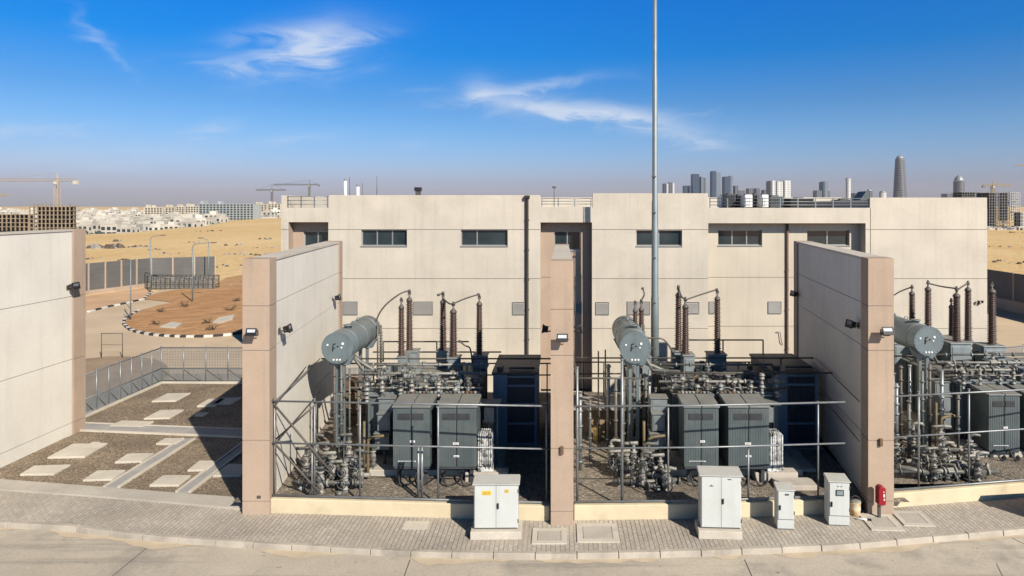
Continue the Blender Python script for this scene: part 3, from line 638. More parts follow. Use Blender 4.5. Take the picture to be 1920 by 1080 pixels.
for px, pt, Y, lab in ((647.5, 335, 47, 'white roof flue, left of the pair'), (671, 346, 45.5, 'shorter white roof flue, right of the pair')):
    x = XP(px, Y); r = thing('roof_flue', lab, 'flue', (x, Y, ZR), group='flues on the roof'); v = MB(org=(x, Y, ZR)); v.lathe((x, Y, ZR), [(.11, 0), (.11, ZP(pt + 4, Y) - ZR), (.09, ZP(pt + 4, Y) - ZR)], 10); v.build('flue_pipe', WHITEM, r)
    v = MB(org=(x, Y, ZR)); v.lathe((x, Y, ZP(pt + 4, Y)), [(.05, 0), (.14, .05), (.03, .16)], 10); v.build('cowl', GALV, r)
    v = MB(org=(x, Y, ZR)); v.tube([(x + .3, Y, ZR), (x + .3, Y, ZP(pt - 3, Y))], .02, 6); v.build('support_rod', GALVD, r)
x, Y = XP(706.5, 43.5), 43.5; v = MB(org=(x, Y, ZR)); v.tube([(x, Y, ZR), (x, Y, ZP(330, Y))], [.03, .012], 6); v.box(x - .15, x + .15, Y - .15, Y + .15, ZR, ZR + .08); tag(v.build('lightning_rod', GALVD), 'thin dark lightning rod on the roof right of the white flues', 'rod')
x, Y = XP(1039, 41), 41; v = MB(org=(x, Y, ZR)); v.tube([(x, Y, ZR), (x, Y, ZP(352, Y))], .025, 6); v.box(x - .12, x + .12, Y - .06, Y + .06, ZP(353, Y), ZP(349.5, Y)); tag(v.build('roof_antenna', GALVD), 'small antenna on the roof above the middle recess', 'antenna')
Y = 39.5; x0, x1 = XP(776.5, Y), XP(788.5, Y); o = ((x0 + x1) / 2, Y, ZR); r = thing('vent_cowl', 'black box cowl standing on the roof above the parapet', 'vent', o)
v = MB(org=o); v.box(x0 + .06, x1 - .06, Y + .05, Y + .4, ZR, ZP(358, Y)); v.build('duct', GALVD, r); v = MB(org=o); v.box(x0, x1, Y, Y + .45, ZP(358, Y) + .001, ZP(351, Y)); v.build('hood', BLACK, r, bevel=.02)
# sloping stair hood at the right end of the gap
Y = 36; o = (XP(1615, Y), Y, ZR); v = MB(org=o); v.hexa([(XP(1602, Y), Y, ZR), (XP(1629, Y), Y, ZR), (XP(1629, Y), Y + 1, ZR), (XP(1602, Y), Y + 1, ZR)], [(XP(1624, Y), Y, ZP(359, Y)), (XP(1629, Y), Y, ZP(358, Y)), (XP(1629, Y), Y + 1, ZP(358, Y)), (XP(1624, Y), Y + 1, ZP(359, Y))]); tag(v.build('roof_hatch', GREY), 'grey sloping roof hatch beside the right parapet block', 'hatch')

# ------------------------------------------------------------------ low walls in front of the bays, with steel frames on them
def plinth(lab, pts, h):
    pts = [Vector((*p, 0)) for p in pts]; m = MB(org=pts[0])
    for a, b in zip(pts, pts[1:]):
        nn = Vector((-(b - a).y, (b - a).x, 0)).normalized() * .22
        ring = [a, b, b + nn, a + nn]; m.hexa([(p.x, p.y, -.02) for p in ring], [(p.x, p.y, h) for p in ring])
    tag(m.build('low_wall', PLINTH, bevel=.025), lab, 'wall', 'low walls closing the transformer bays')
P1 = [(-7.84, 18.04), (-.27, 17.58)]; P2 = [(.37, 17.62), (4.0, 17.72), (7.75, 18.02)]; P3 = [(9.02, 18.33), (13.3, 19.05), (22, 20.9)]
plinth('low cream wall closing the left transformer bay, behind the cabinet with yellow labels', P1, .39)
plinth('low cream wall closing the middle bay, behind the three plain white cabinets', P2, .39)
plinth('low cream wall closing the right bay, right of the red fire box', P3, .39)

def bay_frame(lab, front, posts, zt, zm, zb, side, extras):
    """steel pipe frame on the low wall: posts, three rails, side rails along the fire wall and cross pipes"""
    org = Vector((*front[0], zb)); r = thing('pipe_frame', lab, 'frame', org, group='pipe frames over the low walls')
    fr = [Vector((*p, 0)) + Vector((0, .11, 0)) for p in front]
    def on(x):
        for a, b in zip(fr, fr[1:]):
            if x <= b.x or b is fr[-1]: return a + (b - a) * ((x - a.x) / (b.x - a.x))
    for z, rr, nm in ((zt, .026, 'top_rail'), (zm, .024, 'middle_rail'), (zb + .05, .03, 'bottom_rail')):
        v = MB(org=org); v.tube([(p.x, p.y, z) for p in fr], rr, 8); v.build(nm, GALV, r)
    for x, z1, rr in posts:
        p = on(x); v = MB(org=org); v.tube([(p.x, p.y + .065, zb), (p.x, p.y + .065, z1)], rr * .85, 8); v.box(p.x - .07, p.x + .07, p.y - .01, p.y + .13, zb, zb + .015)
        v.tube([(p.x, p.y + .065, z1 - .001), (p.x, p.y + .065, z1 + .02)], rr * 1.25, 8); v.build('post', GALV, r)
    for a, b in side:
        v = MB(org=org); v.tube([a, b], .016, 6); v.build('side_rail', GALVD, r)
    for a, b in extras:
        v = MB(org=org); v.tube([a, b], .028, 6); v.build('cross_pipe', GALVD, r)
bay_frame('galvanised pipe frame with crossed braces over the low wall of the left bay', P1, [(-7.80, 3.05, .024), (-6.68, 3.05, .03), (-6.75, 1.7, .03), (-5.42, 3.05, .03), (-3.28, 3.05, .03), (-.36, 3.05, .026)], 3.0, 1.86, .39,
          [((-7.75, 18.15, 3.0), (-8.35, 23.2, 3.0)), ((-7.75, 18.15, 1.86), (-8.35, 23.2, 1.86)), ((-7.72, 18.1, 2.95), (-8.15, 21.4, 3.15))],
          [((-7.78, 18.16, 2.9), (-6.1, 18.05, 1.0)), ((-7.75, 18.2, 1.95), (-6.6, 18.1, 2.95)), ((-7.75, 18.2, 1.78), (-6.5, 18.1, .5)), ((-8.3, 23.2, 3.0), (-.3, 23.2, 3.0)), ((-8.3, 25.9, 2.2), (-.3, 25.9, 2.2)), ((-8.3, 25.9, 1.75), (-.3, 25.9, 1.75))] + [((x, 25.9, .27), (x, 25.9, 2.2)) for x in (-7.6, -6.6, -2.4, -1.5, -.5)] + [((-6.6, 24.9, 3.25), (-3.4, 24.9, 3.25)), ((-6.6, 24.9, 2.5), (-6.6, 24.9, 3.25)), ((-4.6, 24.9, 2.5), (-4.6, 24.9, 3.25)), ((-7.0, 24.95, 2.85), (-2.2, 24.95, 2.85))])
bay_frame('pipe frame over the low wall of the middle bay, running back along the shaded wall', P2, [(.46, 4.0, .04), (1.66, 4.2, .045), (2.9, 2.98, .028), (5.08, 1.75, .03), (7.02, 2.98, .03)], 2.98, 1.86, .39,
          [((8.15, 18.1, 2.98), (8.95, 23.4, 2.98)), ((8.15, 18.1, 1.9), (8.95, 23.4, 1.9)), ((.5, 17.8, 2.98), (.5, 24.8, 2.98))],
          [((.5, 23.4, 2.98), (8.9, 23.4, 2.98)), ((3, 21.3, 2.98), (8.7, 21.3, 2.98)), ((.5, 25.9, 2.25), (9.1, 25.9, 2.25)), ((.5, 25.9, 1.8), (9.1, 25.9, 1.8)), *[((x, 25.9, .27), (x, 25.9, 2.25)) for x in (.9, 1.7, 2.6, 7.2, 8.1, 9.0)], ((4.6, 24.95, 3.3), (7.6, 24.95, 3.3)), ((7.6, 24.95, .3), (7.6, 24.95, 3.3)), ((4.6, 24.95, 2.5), (4.6, 24.95, 3.3)), ((6.1, 24.95, 2.5), (6.1, 24.95, 3.3)), ((1.3, 22.6, .3), (1.3, 22.6, 3.4)), ((1.55, 22.8, .3), (1.55, 22.8, 3.4)), ((7.75, 23.4, 2.98), (7.75, 23.4, .3)), ((.5, 19.2, 3.35), (2.35, 19.2, 3.35))])
bay_frame('galvanised pipe frame over the low wall of the right bay, cut by the photo border', P3, [(9.12, 3.1, .026), (10.05, 3.1, .03), (11.62, 3.1, .03), (13.5, 3.1, .03), (16, 3.1, .03)], 3.03, 1.9, .39,
          [((9.2, 18.45, 3.03), (9.9, 23.4, 3.03))], [((9.9, 23.4, 3.0), (20, 24.4, 3.0)), ((10, 26.2, 2.2), (20, 26.8, 2.2))])

# ------------------------------------------------------------------ floodlights
def floodlight(loc, rz, tilt, lab, s=1.0):
    s *= .78
    r = thing('floodlight', lab, 'floodlight', loc, rz, 'floodlights on the fire walls')
    b = MB(); b.box(-.07, .07, -.02, 0, -.08, .08); b.tube([(0, -.01, 0), (0, -.14, -.02), (0, -.2, .02)], .02, 6); b.tube([(-.17, -.2, .02), (.17, -.2, .02)], .015, 6); b.build('bracket', GALVD, r)
    M = Matrix.Translation((0, -.24, .05)) @ Matrix.Rotation(tilt, 4, 'X') @ Matrix.Scale(s, 4)
    h = MB()
    lo = [(-.17, -.05, -.12), (.17, -.05, -.12), (.17, -.05, .12), (-.17, -.05, .12)]; hi = [(-.10, .11, -.07), (.10, .11, -.07), (.10, .11, .07), (-.10, .11, .07)]
    h.hexa([M @ Vector(p) for p in reversed(lo)], [M @ Vector(p) for p in reversed(hi)])
    for i in range(6):
        x = -.10 + i * .036; h.box(x, x + .01, .02, .13, -.10, .10, M=M)
    for a in ((-.185, .185, .10, .135), (-.185, .185, -.135, -.10)): h.box(a[0], a[1], -.085, -.05, a[2], a[3], M=M)
    for a in (-.185, .15): h.box(a, a + .035, -.085, -.05, -.10, .10, M=M)
    h.box(-.15, .15, -.075, -.05, -.10, -.02, M=M)
    h.build('housing', BLACK, r)
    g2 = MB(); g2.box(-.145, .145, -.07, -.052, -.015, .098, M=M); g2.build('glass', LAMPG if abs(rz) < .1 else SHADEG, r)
R = math.radians
SHADEG = surf('shaded_lamp_glass', (.13, .13, .13), .2, var=.3, scale=20)  # darker copy of the lamp glass, shade of side-facing floodlights put into its colour
floodlight((-17.72, 24.0, 5.38), R(90), R(-12), 'black floodlight on the wall at the left border, above the gravel bay', 1.2)
floodlight((-8.19, 17.95, 4.90), 0, R(-24), 'floodlight on the tan column between the gravel bay and the left transformer', .95)
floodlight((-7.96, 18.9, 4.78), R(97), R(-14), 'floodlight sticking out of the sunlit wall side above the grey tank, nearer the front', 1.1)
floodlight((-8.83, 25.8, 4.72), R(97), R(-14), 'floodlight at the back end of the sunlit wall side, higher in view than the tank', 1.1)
floodlight((.06, 17.35, 4.86), 0, R(-30), 'floodlight with bright glass on the narrow end-on wall')
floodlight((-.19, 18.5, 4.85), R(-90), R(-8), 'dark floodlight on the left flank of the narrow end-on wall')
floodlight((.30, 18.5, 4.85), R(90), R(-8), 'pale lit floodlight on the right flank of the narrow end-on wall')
floodlight((8.70, 17.95, 4.92), 0, R(-34), 'floodlight on the tan column above the red fire box', 1.05)
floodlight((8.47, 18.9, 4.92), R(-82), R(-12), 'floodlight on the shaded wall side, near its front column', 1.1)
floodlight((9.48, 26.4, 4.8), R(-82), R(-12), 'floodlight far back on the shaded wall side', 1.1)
v = None
# call points on the columns
for x, y, z, lab in ((XP(1053.5, 17.3), 17.35, ZP(845, 17.3), 'small brown alarm box on the narrow end-on wall'), (XP(1652, 17.9), 17.95, ZP(830, 17.9), 'small brown alarm box on the column above the red fire box')):
    r = thing('alarm_box', lab, 'alarm box', (x, y, z), group='alarm boxes on the columns'); b = MB(); b.box(-.045, .045, -.07, 0, -.1, .1); b.build('casing', RUST, r, bevel=.01); b = MB(); b.box(-.028, .028, -.076, -.071, -.03, .05); b.build('front_plate', OCHRE, r)
r = thing('name_plate', 'tiny plate low on the tan column beside the gravel bay', 'plate', (XP(484, 17.9), 17.95, .48)); b = MB(); b.box(-.05, .05, -.02, 0, -.035, .035); b.build('plate_body', GALVD, r)
# wall fitting on the building
x, z = BX(1835), BZ(569); r = thing('bulkhead_lamp', 'little twin wall lamp low on the right end of the building', 'wall lamp', (x, BY, z)); b = MB(); b.box(-.04, .04, -.1, 0, -.04, .04); b.build('bracket', GALVD, r)
for s in (-1, 1):
    b = MB(); b.lathe((s * .09, -.14, .03), [(.03, 0), (.07, .1), (.07, .13)], 8); b.build('lamp_head', BLACK, r)
# ------------------------------------------------------------------ transformers
def ring(m, c, r, tr, axis, n=10, mat=0):
    c = Vector(c); pts = []
    for i in range(n + 1):
        t = 2 * math.pi * i / n; a, b = math.cos(t) * r, math.sin(t) * r
        pts.append(c + (Vector((a, b, 0)) if axis == 'z' else Vector((a, 0, b)) if axis == 'y' else Vector((0, a, b))))
    m.tube(pts, tr, 5, mat, caps=False)
def valve(m, p, axis='z', s=1.0, mat=0, mat2=1, wheel=True):
    """flanged globe valve along an axis, with its bonnet and hand wheel"""
    m.lathe(p, [(.05 * s, -.17 * s), (.10 * s, -.17 * s), (.10 * s, -.14 * s), (.055 * s, -.135 * s), (.085 * s, -.05 * s), (.10 * s, 0), (.085 * s, .05 * s), (.055 * s, .135 * s), (.10 * s, .14 * s), (.10 * s, .17 * s), (.05 * s, .17 * s)], 10, mat, axis)
    if wheel:
        p = Vector(p); up = Vector((0, -1, .15)) if axis == 'z' else Vector((0, 0, 1)); up.normalize()
        m.tube([p, p + up * .26 * s], .022 * s, 6, mat2); m.tube([p + up * .06 * s, p + up * .16 * s], .05 * s, 8, mat)
        ring(m, p + up * .25 * s, .10 * s, .013 * s, 'y' if axis == 'z' else 'z', 10, mat2)
def bushing(parent, org, x, y, zb, zt, r, sheds=24):
    m = MB(org=org); h = zt - zb; prof = [(r * .72, 0)]
    for i in range(sheds):
        z = h * (i + .1) / sheds; q = r * (1.0 if i % 2 == 0 else .9); tp = 1 - .16 * i / sheds
        prof += [(r * .66 * tp, z), (q * tp, z + h * .25 / sheds), (q * .97 * tp, z + h * .4 / sheds), (r * .68 * tp, z + h * .62 / sheds)]
    prof.append((r * .55, h)); m.lathe((x, y, zb), prof, 16, 0); b = m.build('bushing', BROWN, parent)
    m = MB(org=org); m.lathe((x, y, zb - .09), [(r * 1.25, 0), (r * 1.25, .05), (r * 1.0, .052), (r * .95, .09)], 14)
    for i in range(8): m.lathe((x + math.cos(i * .785) * r * 1.1, y + math.sin(i * .785) * r * 1.1, zb - .035), [(.014, 0), (.014, .03)], 6)
    m.build('flange', TURRET, b)
    m = MB(org=org); m.lathe((x, y, zt), [(r * .75, 0), (r * .78, .04), (r * .62, .1), (r * .38, .13), (.03, .17), (.026, .3)], 12); m.box(x - .055, x + .055, y - .02, y + .02, zt + .24, zt + .34); m.tube([(x, y, zt + .33), (x, y, zt + .40)], .035, 8); m.build('terminal', GALVD, b)

def control_cabinet(parent, org, x0, x1, y0, d, z0, z1, plates):
    w = x1 - x0; m = MB(org=org); m.box(x0, x1, y0, y0 + d, z0 + .08, z1 - .06)
    # corrugated front: shallow vertical ribs
    k = int(w / .075)
    for i in range(k):
        x = x0 + .03 + (w - .06) * (i + .2) / k; m.box(x, x + .03, y0 - .008, y0 - .0005, z0 + .12, z1 - .12)
    c = m.build('radiator_cabinet', GREY, parent)
    m = MB(org=org)
    for a, b in ((x0 - .03, x0 + w * .5 - .015), (x0 + w * .5 + .015, x1 + .03)): m.hexa([(a, y0 - .05, z1 - .058), (b, y0 - .05, z1 - .058), (b, y0 + d + .04, z1 - .058), (a, y0 + d + .04, z1 - .058)], [(a, y0 - .05, z1 - .02), (b, y0 - .05, z1 - .02), (b, y0 + d + .04, z1 + .05), (a, y0 + d + .04, z1 + .05)])
    m.build('cabinet_roof', GREYL, c, bevel=.008)
    m = MB(org=org); m.box(x0 + w * .5 - .012, x0 + w * .5 + .012, y0 - .016, y0 - .0085, z0 + .1, z1 - .08); m.build('door_seam', BLACK, c)
    zv = z1 - .42
    m = MB(org=org)
    for a, b in ((x0 + w * .13, x0 + w * .47), (x0 + w * .53, x0 + w * .83)):
        m.box(a, b, y0 - .014, y0 - .0085, zv, zv + .19)
        for i in range(5): m.box(a, b, y0 - .03, y0 - .0145, zv + .015 + i * .036, zv + .03 + i * .036)
    m.build('vent_slot', GREYD, c)
    m = MB(org=org)
    for (a, b, q, e) in plates: m.box(x0 + w * a, x0 + w * b, y0 - .022, y0 - .0165, z0 + q, z0 + e)
    for (a, b, q, e) in plates: m.box(x0 + w * (a + .02), x0 + w * (b - .03), y0 - .025, y0 - .0222, z0 + (q + e) / 2 - .012, z0 + (q + e) / 2 + .006, 1)
    m.build('label_plate', [WHITEM, GREYL], c)
    m = MB(org=org); m.box(x0 + .02, x1 - .02, y0 + .01, y0 + d - .02, z0, z0 + .079)
    m.build('cabinet_base', GREYD, c)
    for x in (x0 + .1, x1 - .2):
        for y in (y0 + .08, y0 + d - .2): m = MB(org=org); m.box(x, x + .1, y, y + .1, .27, z0 - .001); m.build('cabinet_leg', GREYD, c)
    return c

def transformer(lab, X0, tx0, tx1, dy, cabs, cy, cz0, cz1, bush, turrets, cons, wires, seed, terminal_x):
    rnd = random.Random(seed); org = ((tx0 + tx1) / 2, 22.5 + dy, .27); r = thing('power_transformer', lab, 'transformer', org, group='power transformers in the bays')
    y0, y1 = 20.75 + dy, 24.7 + dy
    # foundation and tank
    m = MB(org=org); m.box(tx0 - .35, tx1 + .5, y0 - .9, y1 + .4, .24, .45); m.box(tx1 + .501, tx1 + 1.0, y0 - .6, y1, .24, .36); q = cabs[1][1]; m.box(q - .35, q + .9, cy + .15, y0 - .905, .24, .53); m.box(q + .12, q + 1.25, cy - .45, cy + .148, .24, .40); m.build('foundation', CONC, r, bevel=.02)
    m = MB(org=org); m.box(tx0, tx1, y0, y1, .72, 2.42)
    for i in range(int((tx1 - tx0) / .42) + 1):
        x = tx0 + .05 + i * .42
        if x < tx1 - .1: m.box(x, x + .07, y0 - .09, y0 - .001, .8, 2.36)
    for i in range(8):
        y = y0 + .15 + i * .5
        if y < y1 - .1: m.box(tx0 - .09, tx0 - .001, y, y + .07, .8, 2.36); m.box(tx1 + .001, tx1 + .09, y, y + .07, .8, 2.36)
    m.build('tank', GREY, r)
    m = MB(org=org); m.box(tx0 - .12, tx1 + .12, y0 - .12, y1 + .12, 2.421, 2.47); m.box(tx0 + .02, tx1 - .02, y0 + .02, y1 - .02, 2.471, 2.52)
    for i in range(int((tx1 - tx0) / .16)): m.lathe((tx0 + i * .16, y0 - .07, 2.47), [(.025, 0), (.025, .03)], 6)
    m.build('tank_lid', GREYL, r)
    for y in (y0 + .3, y1 - .4): m = MB(org=org); m.box(tx0 - .1, tx1 + .1, y, y + .16, .58, .719); m.build('skid', GREYD, r)
    for x in (tx0 + .3, (tx0 + tx1) / 2, tx1 - .4):
        for y in (y0 + .38, y1 - .32): m = MB(org=org); m.lathe((x, y, .515), [(.06, -.06), (.13, -.06), (.13, .0), (.09, .005), (.09, .06)], 12, 0, 'y'); m.build('wheel', GREYD, r)
    # cabinets in front
    for (a, b), pl in zip(cabs, ([(.46, .60, .78, .84), (.14, .62, .22, .25)], [(.40, .55, .72, .78), (.42, .56, .36, .41)])): control_cabinet(r, org, a, b, cy, 1.0, cz0, cz1, pl)
    # turrets and bushings
    for (a, b, ya, yb, zb, zt) in turrets:
        m = MB(org=org); m.box(a, b, ya, yb, zb, zt); m.box(a - .04, b + .04, ya - .04, yb + .04, zt + .001, zt + .04); m.box(a + .05, b - .05, ya - .02, ya - .001, zb + .1, zt - .1)
        for x in (a - .03, b - .005): m.box(x, x + .035, ya + .1, ya + .16, zb + .05, zt - .03)
        m.build('turret', TURRET, r, bevel=.012)
    for (px, yt, yb, Y, dia) in bush: bushing(r, org, XP(px, Y), Y, ZP(yb, Y), ZP(yt, Y), dia * 1.18 * Y / F / 2)
    # conductors between the bushing heads
    for w in wires:
        P = [U(*q) for q in w]; P = catmull3(P, 6) if len(P) > 2 else P; m = MB(org=org); m.tube(P, .028, 8)
        for q in (P[0], P[-1]): m.lathe(q - Vector((0, 0, .04)), [(.05, 0), (.05, .08)], 8)
        m.build('conductor', GALVD, r)
    # conservator
    cx, cya, cyb, czc, cr = cons
    m = MB(org=org); m.lathe((cx, cya, czc), [(cr * .97, 0), (cr, .02), (cr, cyb - cya - .02), (cr * .97, cyb - cya)], 40, 0, 'y')
    for y in (.55, (cyb - cya) * .5, cyb - cya - .5): m.lathe((cx, cya + y, czc), [(cr + .001, 0), (cr + .015, .01), (cr + .015, .06), (cr + .001, .07)], 40, 0, 'y')
    m.lathe((cx + .05, cya + .9, czc + cr - .02), [(.12, 0), (.12, .08), (.16, .081), (.16, .11)], 12); m.lathe((cx - .02, cya + 2.2, czc + cr - .02), [(.05, 0), (.05, .12)], 10)
    ring(m, (cx + .03, cya + 1.5, czc + cr + .04), .06, .015, 'y', 8); c = m.build('conservator', TANK, r)
    m = MB(org=org); m.lathe((cx, cya - .03, czc), [(cr * 1.04, 0), (cr * 1.04, .029)], 40, 0, 'y')
    for i in range(22):
        t = i * 2 * math.pi / 22; m.lathe((cx + math.cos(t) * cr * .95, cya - .045, czc + math.sin(t) * cr * .95), [(.018, 0), (.018, .015)], 6, 0, 'y')
    m.build('end_plate', TANK, c)
    m = MB(org=org)
    def sq(a, b, w, mat=0): m.tube([(cx + p[0] * cr, cya - .045, czc + p[1] * cr) for p in (a, b)], w, 5, mat)
    sq((-.28, -.2), (-.24, .25), .016); sq((-.24, .25), (-.08, .28), .014); sq((-.28, .02), (-.12, .0), .012); sq((.02, .1), (.1, .12), .02)
    m.lathe((cx + .38 * cr, cya - .05, czc + .28 * cr), [(.04, 0), (.04, .03)], 8, 1, 'y'); m.lathe((cx + .3 * cr, cya - .05, czc + .02 * cr), [(.025, 0), (.025, .03)], 8, 1, 'y'); m.lathe((cx - .62 * cr, cya - .05, czc + .2 * cr), [(.03, 0), (.03, .03)], 8, 1, 'y')
    for px in (-.22, .0, .2): m.lathe((cx + px * cr, cya - .05, czc - .78 * cr), [(.03, 0), (.03, .03)], 8, 1, 'y')
    m.build('oil_gauge', [BLACK, WHITEM], c)
    for ya, yb in ((cya + .25, cya + .36), (cyb - .5, cyb - .4)):
        for s in (-.13, .11): q = MB(org=org); q.box(cx + s - .045, cx + s + .045, ya, yb, .27, czc - cr * .9); q.build('support_post', TANK, c)
    for y in (cya + .2, cyb - .55): m = MB(org=org); m.hexa([(cx - .3, y, czc - cr - .12), (cx + .3, y, czc - cr - .12), (cx + .3, y + .2, czc - cr - .12), (cx - .3, y + .2, czc - cr - .12)], [(cx - .46, y, czc - cr * .62), (cx + .46, y, czc - cr * .62), (cx + .46, y + .2, czc - cr * .62), (cx - .46, y + .2, czc - cr * .62)]); m.build('saddle', TANK, c)
    for z in (.9, 1.6, 2.3): m = MB(org=org); m.box(cx - .1, cx + .08, cya + .28, cya + .33, z, z + .06); m.build('cross_tie', TANK, c)
    m = MB(org=org); m.tube(catmull3([Vector(p) for p in ((cx + .2, cya + 1.0, czc - cr), (cx + .5, cya + 1.0, czc - cr - .25), (tx0 + .2, cya + 1.1, 2.75), (tx0 + .8, cya + 1.3, 2.72))], 5), .07, 10); m.build('oil_pipe', PIPEM, c); m = MB(org=org)
    m.tube([(cx + .36, cya + .5, czc - .4), (cx + .62, cya + .6, czc - .85), (tx0 + .3, cya + .9, 2.9)], .05, 8); m.build('oil_pipe', PIPEM, c); m = MB(org=org); m.tube([(cx + cr + .05, cyb - .6, czc + .25), (cx + cr + .05, cyb - .6, 2.4)], .03, 8); m.build('oil_pipe', PIPEM, c); m = MB(org=org); m.tube([(cx + cr + .14, cyb - .5, czc + .2), (cx + cr + .14, cyb - .5, 2.3)], .04, 8)
    for k in range(14): m.lathe((cx + cr + .14, cyb - .5, 2.5 + k * .1), [(.065, 0), (.065, .03)], 8)
    m.build('oil_pipe', PIPEM, c)
    # lid clutter: long headers, stubs, elbows, little boxes
    MS = [PIPEM, WHITEP, TURRET, GREYD, RUST]
    for z, y, rr in ((2.78, y0 + .25, .045), (2.62, y0 + .02, .03), (3.02, y0 + 1.5, .035), (2.70, y0 - .15, .022), (2.9, y0 + .8, .04)):
        m = MB(org=org); m.tube([(tx0 - .5, y, z), (tx1 + .35, y, z)], rr, 8, rnd.choice((0, 1)))
        for i in range(9): x = tx0 - .4 + (tx1 - tx0 + .7) * (i + rnd.random()) / 9; m.lathe((x, y, z), [(rr * 1.9, -.025), (rr * 1.9, .025)], 8, rnd.choice((0, 1, 2)), 'x')
        m.build('header_pipe', MS, r)
    for i in range(34):
        x = tx0 - .1 + (tx1 - tx0 + .2) * (i + rnd.random()) / 34; y = rnd.uniform(y0 - .1, y0 + 1.2); z = 2.5; h = rnd.uniform(.12, .48); k = rnd.randrange(4); mt = rnd.choice((0, 1, 1, 2, 2, 3, 4)); m = MB(org=org)
        if k == 0: m.tube([(x, y, z), (x, y, z + h), (x + rnd.choice((-.14, .14)), y, z + h + .04)], .035, 6, mt); nm = 'pipe_elbow'
        elif k == 1: m.box(x - .10, x + .10, y - .07, y + .07, z + .02, z + h * .8, mt); m.box(x - .12, x + .12, y - .09, y + .09, z + h * .8 + .001, z + h * .8 + .03, mt); nm = 'junction_box'
        elif k == 2: m.lathe((x, y, z), [(.06, 0), (.06, h * .5), (.11, h * .51), (.11, h * .6), (.05, h * .62), (.05, h * .85), (.09, h * .86), (.09, h)], 8, mt); nm = 'flanged_stub'
        else: m.tube([(x, y, z), (x, y - .12, z + h * .6), (x, y - .3, z + h * .5)], .04, 6, mt); nm = 'pipe_elbow'
        m.build(nm, MS, r)
    for i in range(20):
        x = rnd.uniform(tx0 - .3, tx1 + .2); y = rnd.uniform(y0 + 1.0, y1); z = 2.52; h = rnd.uniform(.1, .42); m = MB(org=org); mt = rnd.choice((0, 1, 2, 2, 3))
        if rnd.random() < .5: m.box(x - .08, x + .08, y - .06, y + .06, z, z + h, mt); m.build('junction_box', MS, r)
        else: m.tube([(x, y, z), (x, y, z + h), (x + .12, y, z + h)], .028, 5, mt); m.build('pipe_elbow', MS, r)
    for i in range(8):
        x = tx0 + .15 + (tx1 - tx0 - .2) * i / 7 + rnd.uniform(-.1, .1); y = y0 - .16 - rnd.uniform(0, .1); h = rnd.uniform(.55, .95); m = MB(org=org); m.tube([(x, y, 2.2), (x, y, 2.2 + h)], .03, 6, 0); z = 2.28
        while z < 2.2 + h: q = rnd.uniform(.05, .10); m.lathe((x, y, z), [(q, 0), (q, .03), (q * .6, .05), (q * .8, .075)], 8, rnd.choice((0, 1, 1, 2, 3))); z += rnd.uniform(.09, .17)
        m.build('valve_stem', MS, r)
    for (a, b) in cabs:
        m = MB(org=org); m.box(a, b, cy + 1.1, cy + 1.26, cz1 - .12, cz1 - .081, 0)
        for i in range(9): x = a + (b - a) * (i + .5) / 9; m.lathe((x, cy + 1.18, cz1 - .0805), [(.03, 0), (.03, .1), (.05, .1), (.05, .16)], 6, rnd.choice((0, 1, 2, 4)))
        m.build('stub_row', MS, r)
    for i in range(9):
        m = MB(org=org); valve(m, (tx0 + .1 + (tx1 - tx0) * i / 8.5, y0 + rnd.uniform(-.02, 1.2), rnd.uniform(2.66, 2.95)), rnd.choice('zxz'), rnd.uniform(.75, 1.25)); m.build('valve', [rnd.choice((PIPEM, WHITEP, GREYL)), GREYD], r)
    # terminal boxes left and right of the cabinets
    x = terminal_x
    for (a, b, ya, z0, z1) in ((x, x + .5, cy + 1.1, 2.02, 2.42), (x + .02, x + .4, cy + .9, 1.5, 2.0), (x - .05, x + .38, cy + .85, .95, 1.42)):
        m = MB(org=org); m.box(a, b, ya, ya + .4, z0, z1); m.box(a - .03, b + .03, ya - .05, ya + .43, z1 + .001, z1 + .03); m.box(a + .04, b - .04, ya - .012, ya - .001, z0 + .05, z1 - .06); m.build('terminal_box', GREYL, r, bevel=.01)
    m = MB(org=org); m.tube([(x + .2, cy + 1.05, .3), (x + .2, cy + 1.05, .94)], .05, 8); m.tube([(x + .55, cy + 1.4, .3), (x + .55, cy + 1.4, 2.2)], .03, 6); m.build('box_stand', GREYD, r)
    m = MB(org=org); m.tube(catmull3([Vector(p) for p in ((x - .15, cy + .5, .3), (x - .15, cy + .5, 1.2), (x - .08, cy + .5, 1.42), (x + .35, cy + .6, 1.46))], 4), .045, 8); m.tube([(x - .28, cy + .55, .3), (x - .28, cy + .55, 1.9)], .04, 8); m.build('pipe_bracket', OCHRE, r)
    x = cabs[1][1]
    m = MB(org=org); m.box(x + .12, x + .42, cy + .9, cy + 1.2, 1.75, 2.2); m.box(x, x + .62, cy + .8, cy + 1.3, 2.3, 2.36); m.tube([(x + .27, cy + 1.05, .45), (x + .27, cy + 1.05, 1.75)], .04, 8); m.tube([(x + .5, cy + 1.1, .45), (x + .5, cy + 1.1, 2.3)], .03, 8); m.build('relay_box', GREYL, r, bevel=.01)
    # mottled fin pack beside the second cabinet
    m = MB(org=org); zf = cz0 + .05
    for i in range(7): a = x + .03 + i * .062; m.box(a, a + .04, cy + .1 + .02 * (i % 2), cy + .55, zf, zf + .95 - .05 * (i in (0, 6)))
    m.box(x + .02, x + .46, cy + .2, cy + .4, zf - .2, zf - .001); m.build('fin_pack', SPECK, r)
    # hanging hoses under the cabinets
    for (a, b) in cabs:
        for k in (.25, .7): m = MB(org=org); xx = a + (b - a) * k; m.tube(catmull3([Vector(p) for p in ((xx, cy + .3, cz0 + .05), (xx - .08, cy - .05, .55), (xx, cy - .22, .33), (xx + .22, cy - .1, .31), (xx + .4, cy + .3, .32))], 4), .028, 6); m.build('hose', BLACK, r)
    return r
